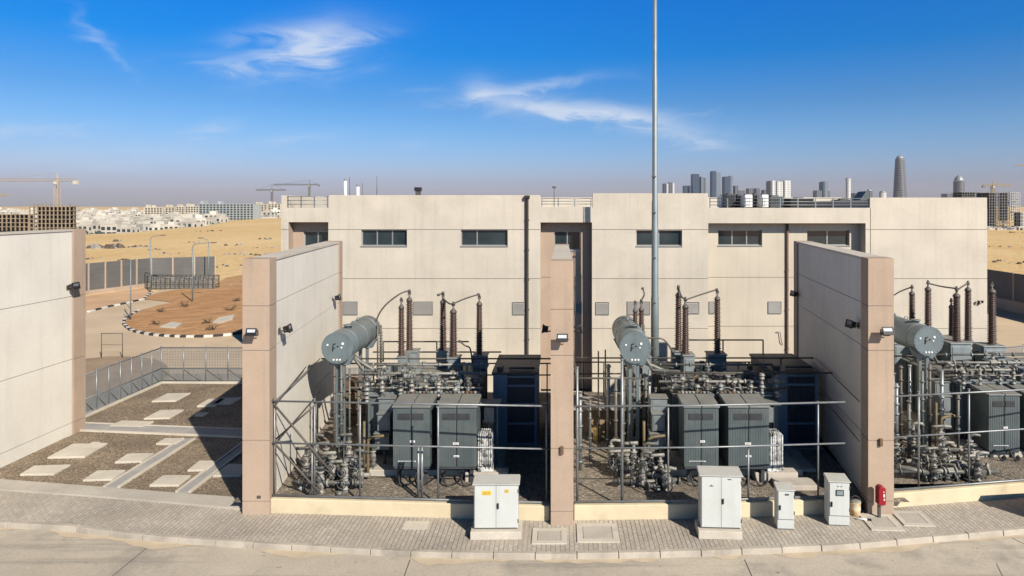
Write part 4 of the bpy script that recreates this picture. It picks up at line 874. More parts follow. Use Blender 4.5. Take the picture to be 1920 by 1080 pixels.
def catmull3(P, n=5):
    out = []
    for i in range(len(P) - 1):
        p0, p1, p2, p3 = P[max(i - 1, 0)], P[i], P[i + 1], P[min(i + 2, len(P) - 1)]
        for j in range(n):
            t = j / n; out.append(.5 * ((2 * p1) + (p2 - p0) * t + (2 * p0 - 5 * p1 + 4 * p2 - p3) * t * t + (3 * p1 - p0 - 3 * p2 + p3) * t ** 3))
    return out + [P[-1]]
def tur(pa, pb, yt, Y, d, zb=2.52): return (XP(pa, Y), XP(pb, Y), Y, Y + d, zb, ZP(yt, Y))
transformer('power transformer in the left bay, grey oil tank up on posts beside the sunlit wall', -4.83, -6.0, -2.75, 0, [(-4.83, -3.77), (-3.55, -2.42)], 19.3, .69, 2.54,
    [(752.5, 579, 667, 23.2, 12), (767.6, 565, 657, 24.2, 12.5), (830.7, 569, 655, 24.2, 13), (850, 587, 669, 23.2, 14.5), (898.7, 573, 665, 24.0, 12.5)],
    [tur(746, 761, 671, 22.95, .6), tur(760, 781, 661, 23.9, .55), tur(820, 839, 660, 23.9, .55), tur(840, 860, 673, 22.95, .5), tur(887, 912, 669, 23.7, .6)],
    (-6.98, 20.9, 24.2, 3.87, .475), [[(767.6, 545, 24.2), (750, 551, 24.0), (722, 573, 24.0), (706, 600, 24.0), (700, 640, 24.0)], [(830.7, 549, 24.2), (822, 553, 24)], [(831, 560, 24.2), (842, 569, 23.7), (850, 570, 23.2)], [(851, 569, 23.2), (872, 560, 23.6), (897, 552, 24)], [(862, 640, 24.4), (872, 648, 24.3), (882, 655, 24.3), (886, 690, 24.3)]], 3, -5.55)
transformer('power transformer in the middle bay, its grey oil tank pointing at the tall mast', 3.6, 3.62, 6.75, 0, [(3.6, 4.59), (4.88, 6.05)], 19.3, .69, 2.54,
    [(1191, 585, 662, 23.2, 10.5), (1202.5, 583, 655, 24.0, 11.5), (1272, 556, 656, 24.0, 13), (1285, 578, 664, 23.2, 13.5), (1345, 563, 663, 24.0, 12.5)],
    [(2.42, 3.12, 22.9, 24.4, .3, 3.1), tur(1262, 1281, 660, 23.8, .55), tur(1282, 1302, 668, 22.95, .6), tur(1330, 1362, 667, 23.7, .6)],
    (2.36, 20.9, 24.2, 3.87, .475), [[(1202.5, 563, 24), (1208, 552, 24), (1205, 541, 24.1)], [(1272, 537, 24), (1278, 556, 23.7), (1285, 561, 23.2)], [(1286, 562, 23.2), (1315, 552, 23.6), (1344, 543, 24)], [(1214, 634, 22.5), (1240, 635, 22.5), (1252, 645, 22.5), (1262, 660, 22.5)]], 5, 2.78)
transformer('power transformer in the right bay, its long grey oil tank cut by the fire wall', 13.6, 13.25, 17.2, 1.5, [(13.64, 14.62), (14.87, 16.1)], 21.2, .46, 2.35,
    [(1710, 553, 640, 26, 12), (1740, 545, 640, 25.2, 13), (1783.5, 578, 650, 26.2, 10), (1793.5, 557, 641, 24.6, 14.5), (1815, 546, 638, 25.6, 13), (1860, 549, 645, 24.6, 15)],
    [tur(1733, 1752, 640, 25, .55), tur(1783, 1822, 645, 24.3, 1.5), tur(1845, 1885, 651, 24.3, .7), (12.9, 13.9, 25.7, 26.3, .3, 3.0)],
    (12.27, 22.2, 26.6, 3.82, .47), [[(1660, 565, 26.2), (1685, 548, 26.2), (1710, 538, 26)], [(1740, 531, 25.2), (1765, 537, 25), (1793, 541, 24.6)], [(1794, 545, 24.6), (1803, 538, 25), (1815, 531, 25.6)], [(1745, 660, 24), (1790, 640, 25.5), (1820, 648, 25.5), (1850, 657, 25)]], 7, 12.55)

def cooler_bank(lab, x0, x1, y, d, zt):
    org = ((x0 + x1) / 2, y, .27); r = thing('cooler_bank', lab, 'cooler bank', org, group='dark cooler banks'); z0 = .32
    m = MB(org=org); m.box(x0 + .0, x1, y + .12, y + d, z0, zt - .08); m.build('casing', NAVYD, r)
    m = MB(org=org); w = x1 - x0
    m.box(x0 - .01, x0 + w * .32, y, y + .119, z0, zt - .081); m.box(x1 - .09, x1 + .01, y, y + .119, z0, zt - .081); m.build('side_panel', NAVY, r, bevel=.01)
    for z in (z0 + .02, z0 + .7, z0 + 1.35, zt - .5, zt - .2): m = MB(org=org); m.box(x0 + w * .32 + .001, x1 - .091, y + .04, y + .115, z, z + .07); m.build('cross_beam', NAVY, r)
    m = MB(org=org)
    for i in range(14): a = x0 + w * .34 + (w * .58) * i / 14; m.box(a, a + .02, y + .06, y + .119, z0 + .1, zt - .1)
    m.build('cooling_fin', NAVYD, r)
    m = MB(org=org); m.box(x0 - .05, x1 + .05, y - .04, y + d + .04, zt - .079, zt); m.box(x0 + .1, x0 + .3, y + .2, y + .5, zt, zt + .12); m.tube([(x0 + .5, y + .3, zt + .06), (x1 - .1, y + .3, zt + .06)], .04, 8); m.build('top_cover', GREYD, r)
    m = MB(org=org); m.box(x0 - .15, x1 + .12, y - .2, y + d, .24, z0 - .001); m.build('plinth', CONCD, r)
cooler_bank('dark navy cooler bank in the shade left of the narrow end-on wall', -2.22, -.76, 22.2, 2.6, 2.78)
cooler_bank('dark navy cooler bank in the shade of the grey wall in the middle bay', 7.1, 8.6, 22.2, 2.6, 2.82)

# ------------------------------------------------------------------ deluge valve sets at the left of each bay
def valve_set(lab, x0, x1, y0, y1, seed, n, tall, lying=0):
    rnd = random.Random(seed); org = ((x0 + x1) / 2, (y0 + y1) / 2, .27); r = thing('deluge_valve_set', lab, 'valve set', org, group='deluge valve sets')
    m = MB(org=org)
    for k in range(3): y = y0 + .25 + (y1 - y0 - .4) * k / 2; z = rnd.uniform(.42, .62); m.tube([(x0, y, z), (x1, y, z)], .06, 10, k % 2); [m.lathe((x0 + (x1 - x0) * (i + .5) / 5, y, z), [(.11, -.025), (.11, .025)], 10, rnd.choice((0, 1, 2)), 'x') for i in range(5)]
    m.build('header_pipe', [PIPEM, WHITEP, GREYD], r)
    for i in range(n):
        x = x0 + (x1 - x0) * (i + rnd.uniform(.2, .8)) / n; y = rnd.uniform(y0, y1); h = rnd.uniform(.5, 1.25); mt = (rnd.choice((PIPEM, WHITEP, WHITEP, GREYD)), GREYD, WHITEP); m = MB(org=org)
        m.tube([(x, y, .27), (x, y, .27 + h)], .045, 8); m.tube(catmull3([Vector(p) for p in ((x, y, .26 + h), (x, y, .36 + h), (x + .1, y - .04, .42 + h), (x + .28 * rnd.choice((-1, 1)), y - .05, .40 + h))], 3), .045, 8)
        m.lathe((x, y, .27), [(.10, 0), (.10, .03)], 10); m.build('riser_pipe', mt[0], r)
        for q in range(2):
            m = MB(org=org); valve(m, (x, y, .27 + h * (.35 + .4 * q)), 'z', rnd.uniform(.85, 1.3)); m.build('valve', [rnd.choice((WHITEP, PIPEM, WHITEP)), rnd.choice((GREYD, GALVD))], r)
    for (x, y, z, rr) in tall:
        m = MB(org=org); m.tube([(x, y, .27), (x, y, z)], rr, 8)
        for k in range(int(z / .5)): m.lathe((x, y, .4 + k * .5 + rnd.uniform(0, .2)), [(rr * 1.6, 0), (rr * 1.6, .05)], 8)
        m.build('standpipe', rnd.choice((GALV, PIPEM, GALVD)), r)
    for i in range(lying):
        x = rnd.uniform(x0, x1 - .5); y = rnd.uniform(y0, y1); L = rnd.uniform(.5, 1.3); a = rnd.uniform(-.9, -.2); p = Vector((x, y, rnd.uniform(.36, .7))); q = p + Vector((math.cos(a) * L, math.sin(a) * L, rnd.uniform(-.25, .1))); q.z = max(q.z, .34); q.y = max(q.y, y0 + .05 * 0 + (q.x - x0) * .14 + .02); q.x = min(q.x, x1 + .2)
        m = MB(org=org); m.tube([p, q], rnd.choice((.05, .065, .085)), 10); d = (q - p).normalized()
        for t in (.05, .5, .95): c = p.lerp(q, t); m.tube([c - d * .02, c + d * .02], .12, 10)
        m.build('branch_pipe', rnd.choice((PIPEM, WHITEP, GREYD, PIPEM)), r)
    for i in range(5): m = MB(org=org); x = x0 + (x1 - x0) * (i + .5) / 5; y = rnd.uniform(y0, y1); s = rnd.uniform(.08, .15); m.lathe((x, y, .27 + s * .2), [(s * .7, -s * .4), (s, 0), (s * .85, s * .5), (s * .4, s * .8)], 9, i % 2); m.build('drain_pot', [WHITEP, PIPEM], r)
valve_set('deluge valves and white fittings at the foot of the sunlit wall', -7.55, -5.55, 18.55, 20.3, 11, 13, [(-6.9, 20.4, 3.4, .035), (-6.72, 20.5, 3.4, .04), (-6.5, 20.6, 3.3, .03), (-6.25, 20.7, 2.6, .05), (-5.9, 21.2, 2.4, .04), (-7.1, 19.3, 1.9, .03)], 3)
valve_set('deluge valves under the oil tank of the middle bay, right of the narrow wall', 1.5, 3.3, 18.8, 20.5, 14, 10, [(.62, 20.3, 2.6, .05), (.95, 21.0, 2.2, .04), (2.0, 21.1, 2.9, .05), (2.2, 21.3, 2.9, .04), (2.55, 21.4, 2.8, .035), (2.75, 21.4, 2.8, .05), (3.0, 20.9, 2.6, .03), (1.75, 20.9, 2.9, .045), (2.1, 21.9, 3.0, .06), (2.45, 22.1, 3.0, .05), (2.7, 22.3, 3.0, .06), (2.95, 22.0, 2.9, .05), (1.62, 22.4, 3.0, .06)], 5)
valve_set('jumble of deluge valves and lying pipes right of the red fire box', 9.6, 12.8, 19.2, 21.6, 19, 16, [(9.75, 21.5, 3.2, .05), (10.0, 21.8, 3.3, .07), (10.35, 22, 3.2, .05), (11.0, 22.2, 3.3, .07), (11.35, 22.2, 3.0, .05), (11.7, 22.3, 3.0, .04), (12.6, 22.0, 2.9, .06), (12.9, 21.6, 2.2, .045), (9.95, 20.6, 2.4, .05), (10.2, 20.9, 2.9, .06), (10.6, 21.2, 3.0, .05), (10.85, 21.5, 2.6, .06), (11.15, 21.3, 2.0, .05), (11.9, 21.9, 2.9, .05), (12.2, 22.0, 3.1, .05)], 16)
# sagging cables from the right bay valves
# bollard of two pipes behind the left low wall
r = thing('twin_pipe_post', 'short pair of upright grey pipes behind the low wall of the left bay', 'pipe post', (XP(787, 18.2), 18.25, .27))
for s in (-.05, .05):
    m = MB(); m.tube([(s, 0, 0), (s, 0, 1.45)], .035, 8); m.lathe((s, 0, 1.451), [(.045, 0), (.045, .03)], 8); m.build('pipe', GALV, r)
m = MB(); m.box(-.12, .12, -.06, .06, 0, .02); m.build('base_plate', GALVD, r)
# brown timber rack and low steel housing deep in the bays
o = (XP(663, 24.4), 24.4, .27); r = thing('crate_rack', 'brown slatted rack behind the tank posts of the left bay', 'rack', o)
for k in range(4):
    m = MB(); z = k * .42; m.box(-.42, .42, 0, .7, z + .03, z + .36); m.build('crate', RUST, r)
    m = MB(); m.box(-.44, .44, -.03, -.001, z + .16, z + .24 if k != 2 else z + .30); m.build('front_slat', RUST if k != 2 else OCHRE, r)
o = (XP(1128, 23.2), 23.2, .27); r = thing('pump_housing', 'low dark steel housing with two open panels left in the middle bay', 'housing', o)
m = MB(); m.box(-.95, .85, .5, 1.3, 0, .95); m.build('back_box', surf('brown_board', (.24, .17, .105), .8, var=.15, scale=2), r)
m = MB(); m.box(-1.05, .95, -.1, 1.4, .96, 1.02); m.build('housing_roof', CONCD, r)
for x in (-.95, -.12, .75):
    m = MB(); m.box(x, x + .06, -.05, .02, 0, .959); m.build('frame_post', GALVD, r)
o = (XP(1120, 22.9), 22.9, .27); m = MB(); m.lathe((0, 0, 0), [(.13, 0), (.145, .02), (.145, .2), (.155, .21), (.145, .22), (.145, .42), (.13, .45)], 16); tag(m.build('oil_drum', surf('drum_yellow', (.55, .38, .13), .5, var=.1, scale=6), loc=o), 'small ochre drum in front of the dark housing of the middle bay', 'drum')

# tall mast
MX, MY = 4.225, 29.67
o = (MX, MY, -1.0); r = thing('mast', 'tall galvanised mast rising out of the top of the photo', 'mast', o)
m = MB(org=o); m.lathe((MX, MY, -.97), [(.19, 0), (.175, 5.2), (.16, 5.25), (.14, 9.5), (.124, 9.54), (.11, 15), (.096, 15.03), (.07, 26)], 20); m.build('pole', GALVM, r)
m = MB(org=o); m.box(MX - .28, MX + .28, MY - .28, MY + .28, -1.0, -.971); m.build('base_plate', GALVD, r)
m = MB(org=o); m.tube([(MX - .19, MY - .16, -.4), (MX - .12, MY - .13, 9), (MX - .085, MY - .1, 18)], .02, 6)
m.build('earth_cable', GALVD, r)
for z in (2, 4, 6, 8, 9.6): m = MB(org=o); m.box(MX - .17, MX + .02, MY - .19, MY - .13, z, z + .05); m.build('cable_clip', GALVD, r)

# ------------------------------------------------------------------ cabinets on the pavement
def street_cabinet(lab, x, y, w, d, zp, h, roof, doors, rz, extra):
    """zp pedestal height, h body height, roof hood height"""
    r = thing('street_cabinet', lab, 'cabinet', (x, y, 0), rz); a = w / 2
    if zp:
        m = MB(); m.box(-a - .08, a + .09 * (extra != 'plain'), -.14, d + .05, 0, zp); m.build('pedestal', CONCL if extra != 'metal' else CABW, r, bevel=.012)
    m = MB(); m.box(-a, a, 0, d, zp + .03, zp + h); m.build('body', CABW, r, bevel=.008)
    m = MB(); m.box(-a + .02, a - .02, .03, d - .02, zp, zp + .029); m.build('base_frame', BLACK if zp > .15 else GREYL, r)
    m = MB(); zt = zp + h; e = .04
    if roof > .1: m.hexa([(-a - e, -.06, zt + .001), (a + e, -.06, zt + .001), (a + e, d + .03, zt + .001), (-a - e, d + .03, zt + .001)], [(-a - e + .01, -.03, zt + .05), (a + e - .01, -.03, zt + .05), (a + e - .03, d * .75, zt + roof), (-a - e + .03, d * .75, zt + roof)])
    else: e = .025 + .02 * (w > .8); m.hexa([(-a - e, -.05, zt + .001), (a + e, -.05, zt + .001), (a + e, d + .02, zt + .001), (-a - e, d + .02, zt + .001)], [(-a - e, -.05, zt + .02), (a + e, -.05, zt + .02), (a + e - .015, d + .02, zt + .02 + roof), (-a - e + .015, d + .02, zt + .02 + roof)])
    m.build('hood', CABR, r, bevel=.008)
    z0 = zp + .05 if extra not in ('small', 'screen') else zp + .28
    if extra in ('small', 'screen'):
        m = MB(); m.box(-a + .004, a - .004, -.006, -.001, zp + .262, zp + .272); m.build('plinth_seam', GREYL, r)
    n = len(doors)
    for i, dd in enumerate(doors):
        x0, x1 = -a + .015 + (w - .03) * i / n + .004, -a + .015 + (w - .03) * (i + 1) / n - .004
        m = MB(); m.box(x0, x1, -.018, -.001, z0, zt - .02); dr = m.build('door', CABW, r, bevel=.005)
        for (kind, u, v, uw, vh) in dd:
            m = MB(); cx, cz = x0 + (x1 - x0) * u, z0 + (zt - .02 - z0) * v
            if kind == 'handle': m.box(cx - uw, cx + uw, -.045, -.019, cz - vh, cz + vh); m.box(cx - uw * .6, cx + uw * .6, -.06, -.046, cz - vh * .2, cz + vh * .9); m.build('handle', BLACK, dr, bevel=.004)
            elif kind == 'warn':   # yellow notice with rows of dark marks
                m.box(cx - uw, cx + uw, -.022, -.0185, cz - vh, cz + vh); rr = random.Random(3)
                for q in range(3):
                    xx = cx - uw * .8
                    while xx < cx + uw * .6: l = rr.uniform(.012, .035); m.box(xx, xx + l, -.0245, -.0222, cz + vh * (.45 - q * .5) - .006, cz + vh * (.45 - q * .5) + .006, 1); xx += l + .012
                m.build('warning_notice', [YELLOW, OCHRE], dr)
            elif kind == 'tri':
                m.face([(cx - uw, -.0195, cz - vh), (cx + uw, -.0195, cz - vh), (cx, -.0195, cz + vh)], 0)
                for s in (-1, 1): m.box(cx + s * uw * 1.2 - .005, cx + s * uw * 1.2 + .005, -.0225, -.0187, cz - vh * 1.1, cz + vh * .4, 0)
                m.box(cx - .006, cx + .006, -.0225, -.0198, cz - vh * .4, cz + vh * .4, 1); m.build('warning_mark', [GREYL, INK], dr)
            elif kind == 'plate': m.box(cx - uw, cx + uw, -.024, -.0185, cz - vh, cz + vh); m.box(cx - uw * .7, cx + uw * .5, -.0265, -.0242, cz - vh * .3, cz + vh * .3, 1); m.build('type_plate', [INK, GREYL], dr)
            elif kind == 'screen': m.box(cx - uw, cx + uw, -.035, -.0185, cz - vh, cz + vh, 0); m.box(cx - uw * .78, cx + uw * .78, -.038, -.0352, cz - vh * .7, cz + vh * .7, 1); m.build('meter_window', [INK, surf('meter_glass', (.20, .25, .27), .15, var=.3, scale=30)], dr, bevel=.004)
            elif kind == 'lamp':
                for s in (-1, 1): m.lathe((cx + s * uw, -.035, cz), [(.014, 0), (.016, .016)], 10, 0, 'y')
                m.build('indicator_lamp', GREYL, dr)
    m = MB()
    for z in (z0 + .12, zt - .2): m.tube([(a + .006, -.012, z), (a + .006, -.012, z + .09)], .009, 6)
    m.build('hinge', GALVD, r)
    return r
street_cabinet('wide white cabinet with yellow warning notices on a concrete foot', XP(930, 16.72), 16.72, 1.10, .46, .2, 1.12, .05, [[('warn', .56, .83, .115, .055)], [('handle', .09, .52, .022, .07), ('warn', .5, .87, .05, .045)]], R(1), 'ped')
street_cabinet('tallest white cabinet with two plain doors, between the wide one and the small ones', XP(1352, 16.74), 16.74, 1.0, .46, .2, 1.33, .05, [[('tri', .5, .83, .035, .03)], [('handle', .08, .52, .022, .065), ('plate', .42, .955, .045, .012)]], R(-3), 'plain')
street_cabinet('smallest white cabinet with one door and a dark name plate', XP(1473.5, 17.1), 17.1, .42, .34, .0, 1.02, .05, [[('handle', .1, .42, .018, .06), ('plate', .55, .88, .05, .022)]], R(-4), 'small')
street_cabinet('white one door cabinet with a meter window, beside the shaded wall', XP(1573.5, 17.3), 17.3, .52, .40, .0, 1.15, .05, [[('handle', .09, .35, .02, .065), ('screen', .52, .70, .10, .075), ('lamp', .52, .90, .04, 0)]], R(-5), 'screen')
street_cabinet('white cabinet just beyond the right border, casting the shadow on the paving', 13.5, 17.42, 1.5, .5, .15, .82, .12, [[('handle', .9, .5, .02, .06)], []], R(8), 'plain')

# fire box on its post
o = (XP(1650, 17.7), 17.72, 0); r = thing('fire_extinguisher_box', 'red fire extinguisher cover on a grey post at the tan column foot', 'fire extinguisher', o)
m = MB(); m.box(-.035, .035, 0, .06, 0, .45); m.box(-.09, .09, -.03, .09, 0, .012); m.build('post', GALVD, r)
m = MB(); n = 10; prof = [(-.1, .42), (.1, .42), (.1, .82)] + [(math.cos(t) * .1, .82 + math.sin(t) * .09) for t in [math.pi * k / n for k in range(1, n)]] + [(-.1, .82)]
m.hexa([(x, .06, z) for x, z in prof], [(x, -.16, z) for x, z in prof]); m.build('cover', REDM, r, bevel=.025)
m = MB(); m.box(.02, .06, -.168, -.1615, .64, .72); m.box(.03, .06, -.168, -.1615, .55, .60); m.box(.02, .045, -.168, -.1615, .76, .79); m.build('white_marking', WHITEM, r)
m = MB(); m.lathe((0, -.06, .385), [(.07, 0), (.075, .034)], 12); m.build('cylinder_base', WHITEP, r)
# paint drum and rubbish behind the meter cabinet
o = (XP(1605, 17.9), 17.95, 0); r = thing('paint_drum', 'dirty ochre and white paint drum between the meter cabinet and the wall', 'drum', o)
m = MB(); m.lathe((0, 0, 0), [(.12, 0), (.13, .02), (.135, .14), (.14, .15), (.135, .16), (.14, .33), (.148, .34), (.14, .36)], 18); m.build('body', pebble_mat('splashed_paint', (.45, .25, .08), (.62, .50, .34), (.72, .68, .58), 9, .1), r)
m = MB(); m.lathe((0, 0, .361), [(.142, 0), (.142, .02), (.02, .03)], 18); m.build('lid', WHITEP, r); m = MB(); ring(m, (0, -.0, .36), .15, .006, 'y', 12); m.build('handle', GALVD, r)
o = (XP(1618, 17.6), 17.62, 0); m = MB(); m.tube([(-.14, .05, .03), (.02, 0, .03), (.1, -.05, .035)], .028, 8); m.box(.1, .2, -.09, -.02, 0, .06, 1); tag(m.build('scrap_tube', [WHITEM, BLACK], loc=o), 'scrap of white tube with a black end lying by the paint drum', 'scrap')
# inspection covers in the pavement
def cover(px, py, w, d, rz, lab, inner=.2):
    c = G(px, py); r = thing('inspection_cover', lab, 'inspection cover', (c.x, c.y, 0), rz, 'inspection covers in the paving'); a, b = w / 2, d / 2
    m = MB()
    for q in ((-a, a, -b, -b + inner), (-a, a, b - inner, b), (-a, -a + inner, -b + inner + .0005, b - inner - .0005), (a - inner, a, -b + inner + .0005, b - inner - .0005)): m.box(q[0], q[1], q[2], q[3], -.02, .03)
    m.build('concrete_frame', CONCL, r)
    m = MB(); m.box(-a + inner + .012, a - inner - .012, -b + inner + .012, b - inner - .012, -.02, .026); m.lathe((a * .45, -b * .2, .0265), [(.035, 0), (.03, .006)], 8); m.build('cover_plate', CONC, r)
    m = MB(); m.box(-a + inner + .0005, a - inner - .0005, -b + inner + .0005, b - inner - .0005, -.03, .012); m.build('rebate', GALVD, r)
cover(1030, 1006, .86, .78, 0, 'smaller square inspection cover in front of the narrow end-on wall', .13)
cover(1120.5, 1000, 1.05, .95, 0, 'larger square inspection cover right of the narrow end-on wall', .15)
cover(1652, 980, .84, .9, R(-3), 'inspection cover at the foot of the column with the red fire box', .15)
cover(1711, 973, .80, .84, R(-3), 'rightmost inspection cover, right of the one at the red fire box', .13)
c = G(780, 985); m = MB(); m.prism([(-.32, -.22), (.32, -.22), (.32, .22), (-.32, .22)], -.02, .012); tag(m.build('paving_patch', CONCL, loc=(c.x, c.y, 0)), 'faint pale patch in the paving before the left low wall', 'slab')
# ------------------------------------------------------------------ fences and furniture behind the gravel bay
def wire_fence(lab, name, pts, h, zb, nseg, gate=None):
    org = Vector((*pts[0], zb)); r = thing(name, lab, 'fence', org)
    P = [Vector((*p, 0)) for p in pts]
    wires = MB(org=org)
    for (a, b), k in zip(zip(P, P[1:]), nseg):
        d = (b - a); L = d.length; d.normalize()
        for i in range(k + (1 if b is P[-1] else 0)):
            p = a + d * (L * i / k); m = MB(org=org); m.tube([(p.x, p.y, zb - .1), (p.x, p.y, zb + h)], .028, 6); m.lathe((p.x, p.y, zb + h), [(.035, 0), (.035, .02), (.01, .04)], 6); m.build('post', GALV, r)
            q = a + d * (L * (i + .75) / k) if i < k else None
            if q is not None: m = MB(org=org); m.tube([(p.x, p.y, zb + .55), (q.x, q.y - .02, zb + .03)], .02, 6); m.build('brace', GALVD, r)
        for z in (zb + h - .04, zb + .6, zb + .04): m = MB(org=org); m.tube([(a.x, a.y, z), (b.x, b.y, z)], .02, 6); m.build('rail', GALV, r)
        n = int(L / .075)
        for i in range(n): p = a + d * (L * i / n); wires.tube([(p.x, p.y, zb + .04), (p.x, p.y, zb + h - .04)], .0105, 3, 0, caps=False)
        for i in range(int(h / .075)): z = zb + .05 + i * .075; wires.tube([(a.x, a.y, z), (b.x, b.y, z)], .0105, 3, 0, caps=False)
        n = int(L / .045)
        for i in range(n): p = a + d * (L * i / n); wires.tube([(p.x, p.y, zb + .04), (p.x, p.y, zb + .58)], .015, 3, 0, caps=False)
    w = wires.build('wire_mesh', MESHW, r)
    return r
wire_fence('low grey wire fence with braces round the back of the gravel bay', 'wire_fence', [(-18.72, 26.2), (-18.72, 31.3), (-9.3, 31.3)], 1.62, .09, [7, 9])
o = G(210, 668); r = thing('sign_frame', 'empty dark metal sign frame on two legs beside the soil bank', 'sign frame', (o.x, o.y, -.1))
for s in (-.58, .58):
    m = MB(); m.tube([(s, 0, 0), (s, 0, 1.36)], .02, 6); m.build('leg', GALVD, r)
m = MB(); m.tube([(-.6, 0, 1.36), (.6, 0, 1.36)], .02, 6); m.tube([(-.58, 0, .74), (.58, 0, .74)], .012, 6); m.build('crossbar', GALVD, r)
FPOST = surf('fence_post_paint', (.40, .31, .235), .9, var=.1)
# perimeter screens
def screen_fence(lab, pts, npan, h, zb=-.12, base=.35, group=None):
    org = Vector((*pts[0], zb)); r = thing('screen_fence', lab, 'fence', org, group=group); P = [Vector((*p, 0)) for p in pts]
    for (a, b), k in zip(zip(P, P[1:]), npan):
        d = (b - a); L = d.length; d.normalize(); nn = Vector((-d.y, d.x, 0))
        for i in range(k):
            p, q = a + d * (L * i / k), a + d * (L * (i + 1) / k)
            m = MB(org=org); rg = [p + d * .09 - nn * .03, q - d * .09 - nn * .03, q - d * .09 + nn * .03, p + d * .09 + nn * .03]
            m.hexa([(v.x, v.y, zb + base) for v in rg], [(v.x, v.y, zb + h) for v in rg])
            for j in range(6): z = zb + base + (h - base) * (j + .5) / 6; rg2 = [v - nn * .012 for v in rg[:2]] + [v + nn * .012 for v in rg[2:]]; m.hexa([(v.x, v.y, z) for v in rg2], [(v.x, v.y, z + .03) for v in rg2])
            m.build('screen_panel', FENCEG, r)
            m = MB(org=org); rg = [p - nn * .12, q - nn * .12, q + nn * .12, p + nn * .12]; m.hexa([(v.x, v.y, zb - .3) for v in rg], [(v.x, v.y, zb + base - .003) for v in rg]); m.build('base_wall', TAN, r)
        for i in range(k + 1):
            p = a + d * (L * i / k); m = MB(org=org); rg = [p - d * .06 - nn * .10, p + d * .06 - nn * .10, p + d * .06 + nn * .10, p - d * .06 + nn * .10]; m.hexa([(v.x, v.y, zb - .3) for v in rg], [(v.x, v.y, zb + h + .05) for v in rg]); m.build('post', FPOST, r)
    return r
fl = [G(60, 566), G(165, 549), G(283, 534), G(404, 529)]
screen_fence('dark grey screen fence with pale posts behind the mesh cage, left of the building', [(p.x, p.y) for p in fl], [3, 4, 3], 2.95)
screen_fence('dark brown screen fence on a low wall right of the building', [(36.2, 75), (36.2, 40)], [8], 3.1, -.12, .9)
# gabion-like mesh cage before the far screen
a, b = G(270, 541), G(403, 539); o = (a + b) / 2; r = thing('mesh_cage', 'long low cage of grey mesh standing before the far screen fence', 'cage', (o.x, o.y, -.1)); L = (b - a).length
m = MB()
for i in range(15):
    x = -L / 2 + L * i / 14
    for y in (0, 1.2): m.box(x - .035, x + .035, y - .035, y + .035, 0, 1.32)
for z in (.03, .68, 1.3):
    for y in (-.04, 1.24): m.tube([(-L / 2, y, z), (L / 2, y, z)], .03, 5)
for x in (-L / 2, L / 2):
    for z in (.03, .45, .9, 1.3): m.tube([(x, 0, z), (x, 1.2, z)], .025, 5)
    for k in range(1, 8): m.tube([(x, .15 * k, 0), (x, .15 * k, 1.3)], .015, 4)
m.build('frame', GALVD, r); m = MB()
for i in range(int(L / .16)): x = -L / 2 + .16 * i; m.tube([(x, -.05, 0), (x, -.05, 1.3)], .018, 3, caps=False)
for i in range(9): z = .05 + i * .15; m.tube([(-L / 2, -.05, z), (L / 2, -.05, z)], .018, 3, caps=False)
m.build('wire_mesh', MESHW, r); m = MB()
for i in range(9): x = -L / 2 + .2 + (L - .4) * i / 9; m.box(x, x + (L - .4) / 9 - .08, .3, 1.0, 0, .75 + .35 * ((i * 7) % 3) / 2)
m.build('stored_blocks', surf('cage_fill', (.36, .32, .25), .95, var=.3, scale=1.2), r)
# street lamps
def street_lamp(lab, px, yb, yt, arm, two=None):
    p = G(px, yb, -.12); h = ZP(yt, p.y) + .12; r = thing('street_lamp', lab, 'street lamp', p, group='street lamps behind the compound')
    m = MB(); m.tube([(0, 0, 0), (0, 0, h * .5), (0, 0, h - .35)], [.062, .052, .042], 8); m.build('pole', GALVM, r)
    m = MB(); m.box(-.18, .18, -.18, .18, 0, .04); m.build('base_plate', GALVD, r)
    for a in (arm, two):
        if not a: continue
        s = 1 if a > 0 else -1; m = MB(); m.tube(catmull3([Vector(q) for q in ((0, 0, h - .36), (s * .12, 0, h - .1), (s * .4, 0, h), (a, 0, h + .1))], 4), .032, 6); m.build('arm', GALVM, r)
        m = MB(); m.box(min(a, a + s * .5), max(a, a + s * .5), -.08, .08, h + .06, h + .13); m.build('lamp_head', GALVD, r)
street_lamp('street lamp with a long arm to the right at the corner of the screen fence', 282, 548, 443, .95)
street_lamp('street lamp with a short arm to the left behind the mesh cage', 391, 536, 448, -.6)
street_lamp('street lamp with a flat arm to the right in front of the mesh cage', 361, 566, 457, 1.6)
p = G(245, 600, -.12); r = thing('signal_pole', 'bare thin pole without a lamp at the tip of the orange island', 'pole', p); m = MB(); m.tube([(0, 0, 0), (0, 0, ZP(488, p.y) + .12)], [.045, .035], 8); m.build('shaft', GALVM, r); m = MB(); m.tube([(0, -.05, 0), (-.35, -.3, .5)], .02, 5); m.tube([(0, 0, .8), (-.3, -.2, 1.4)], .018, 5); m.build('guy_rod', GALVD, r)
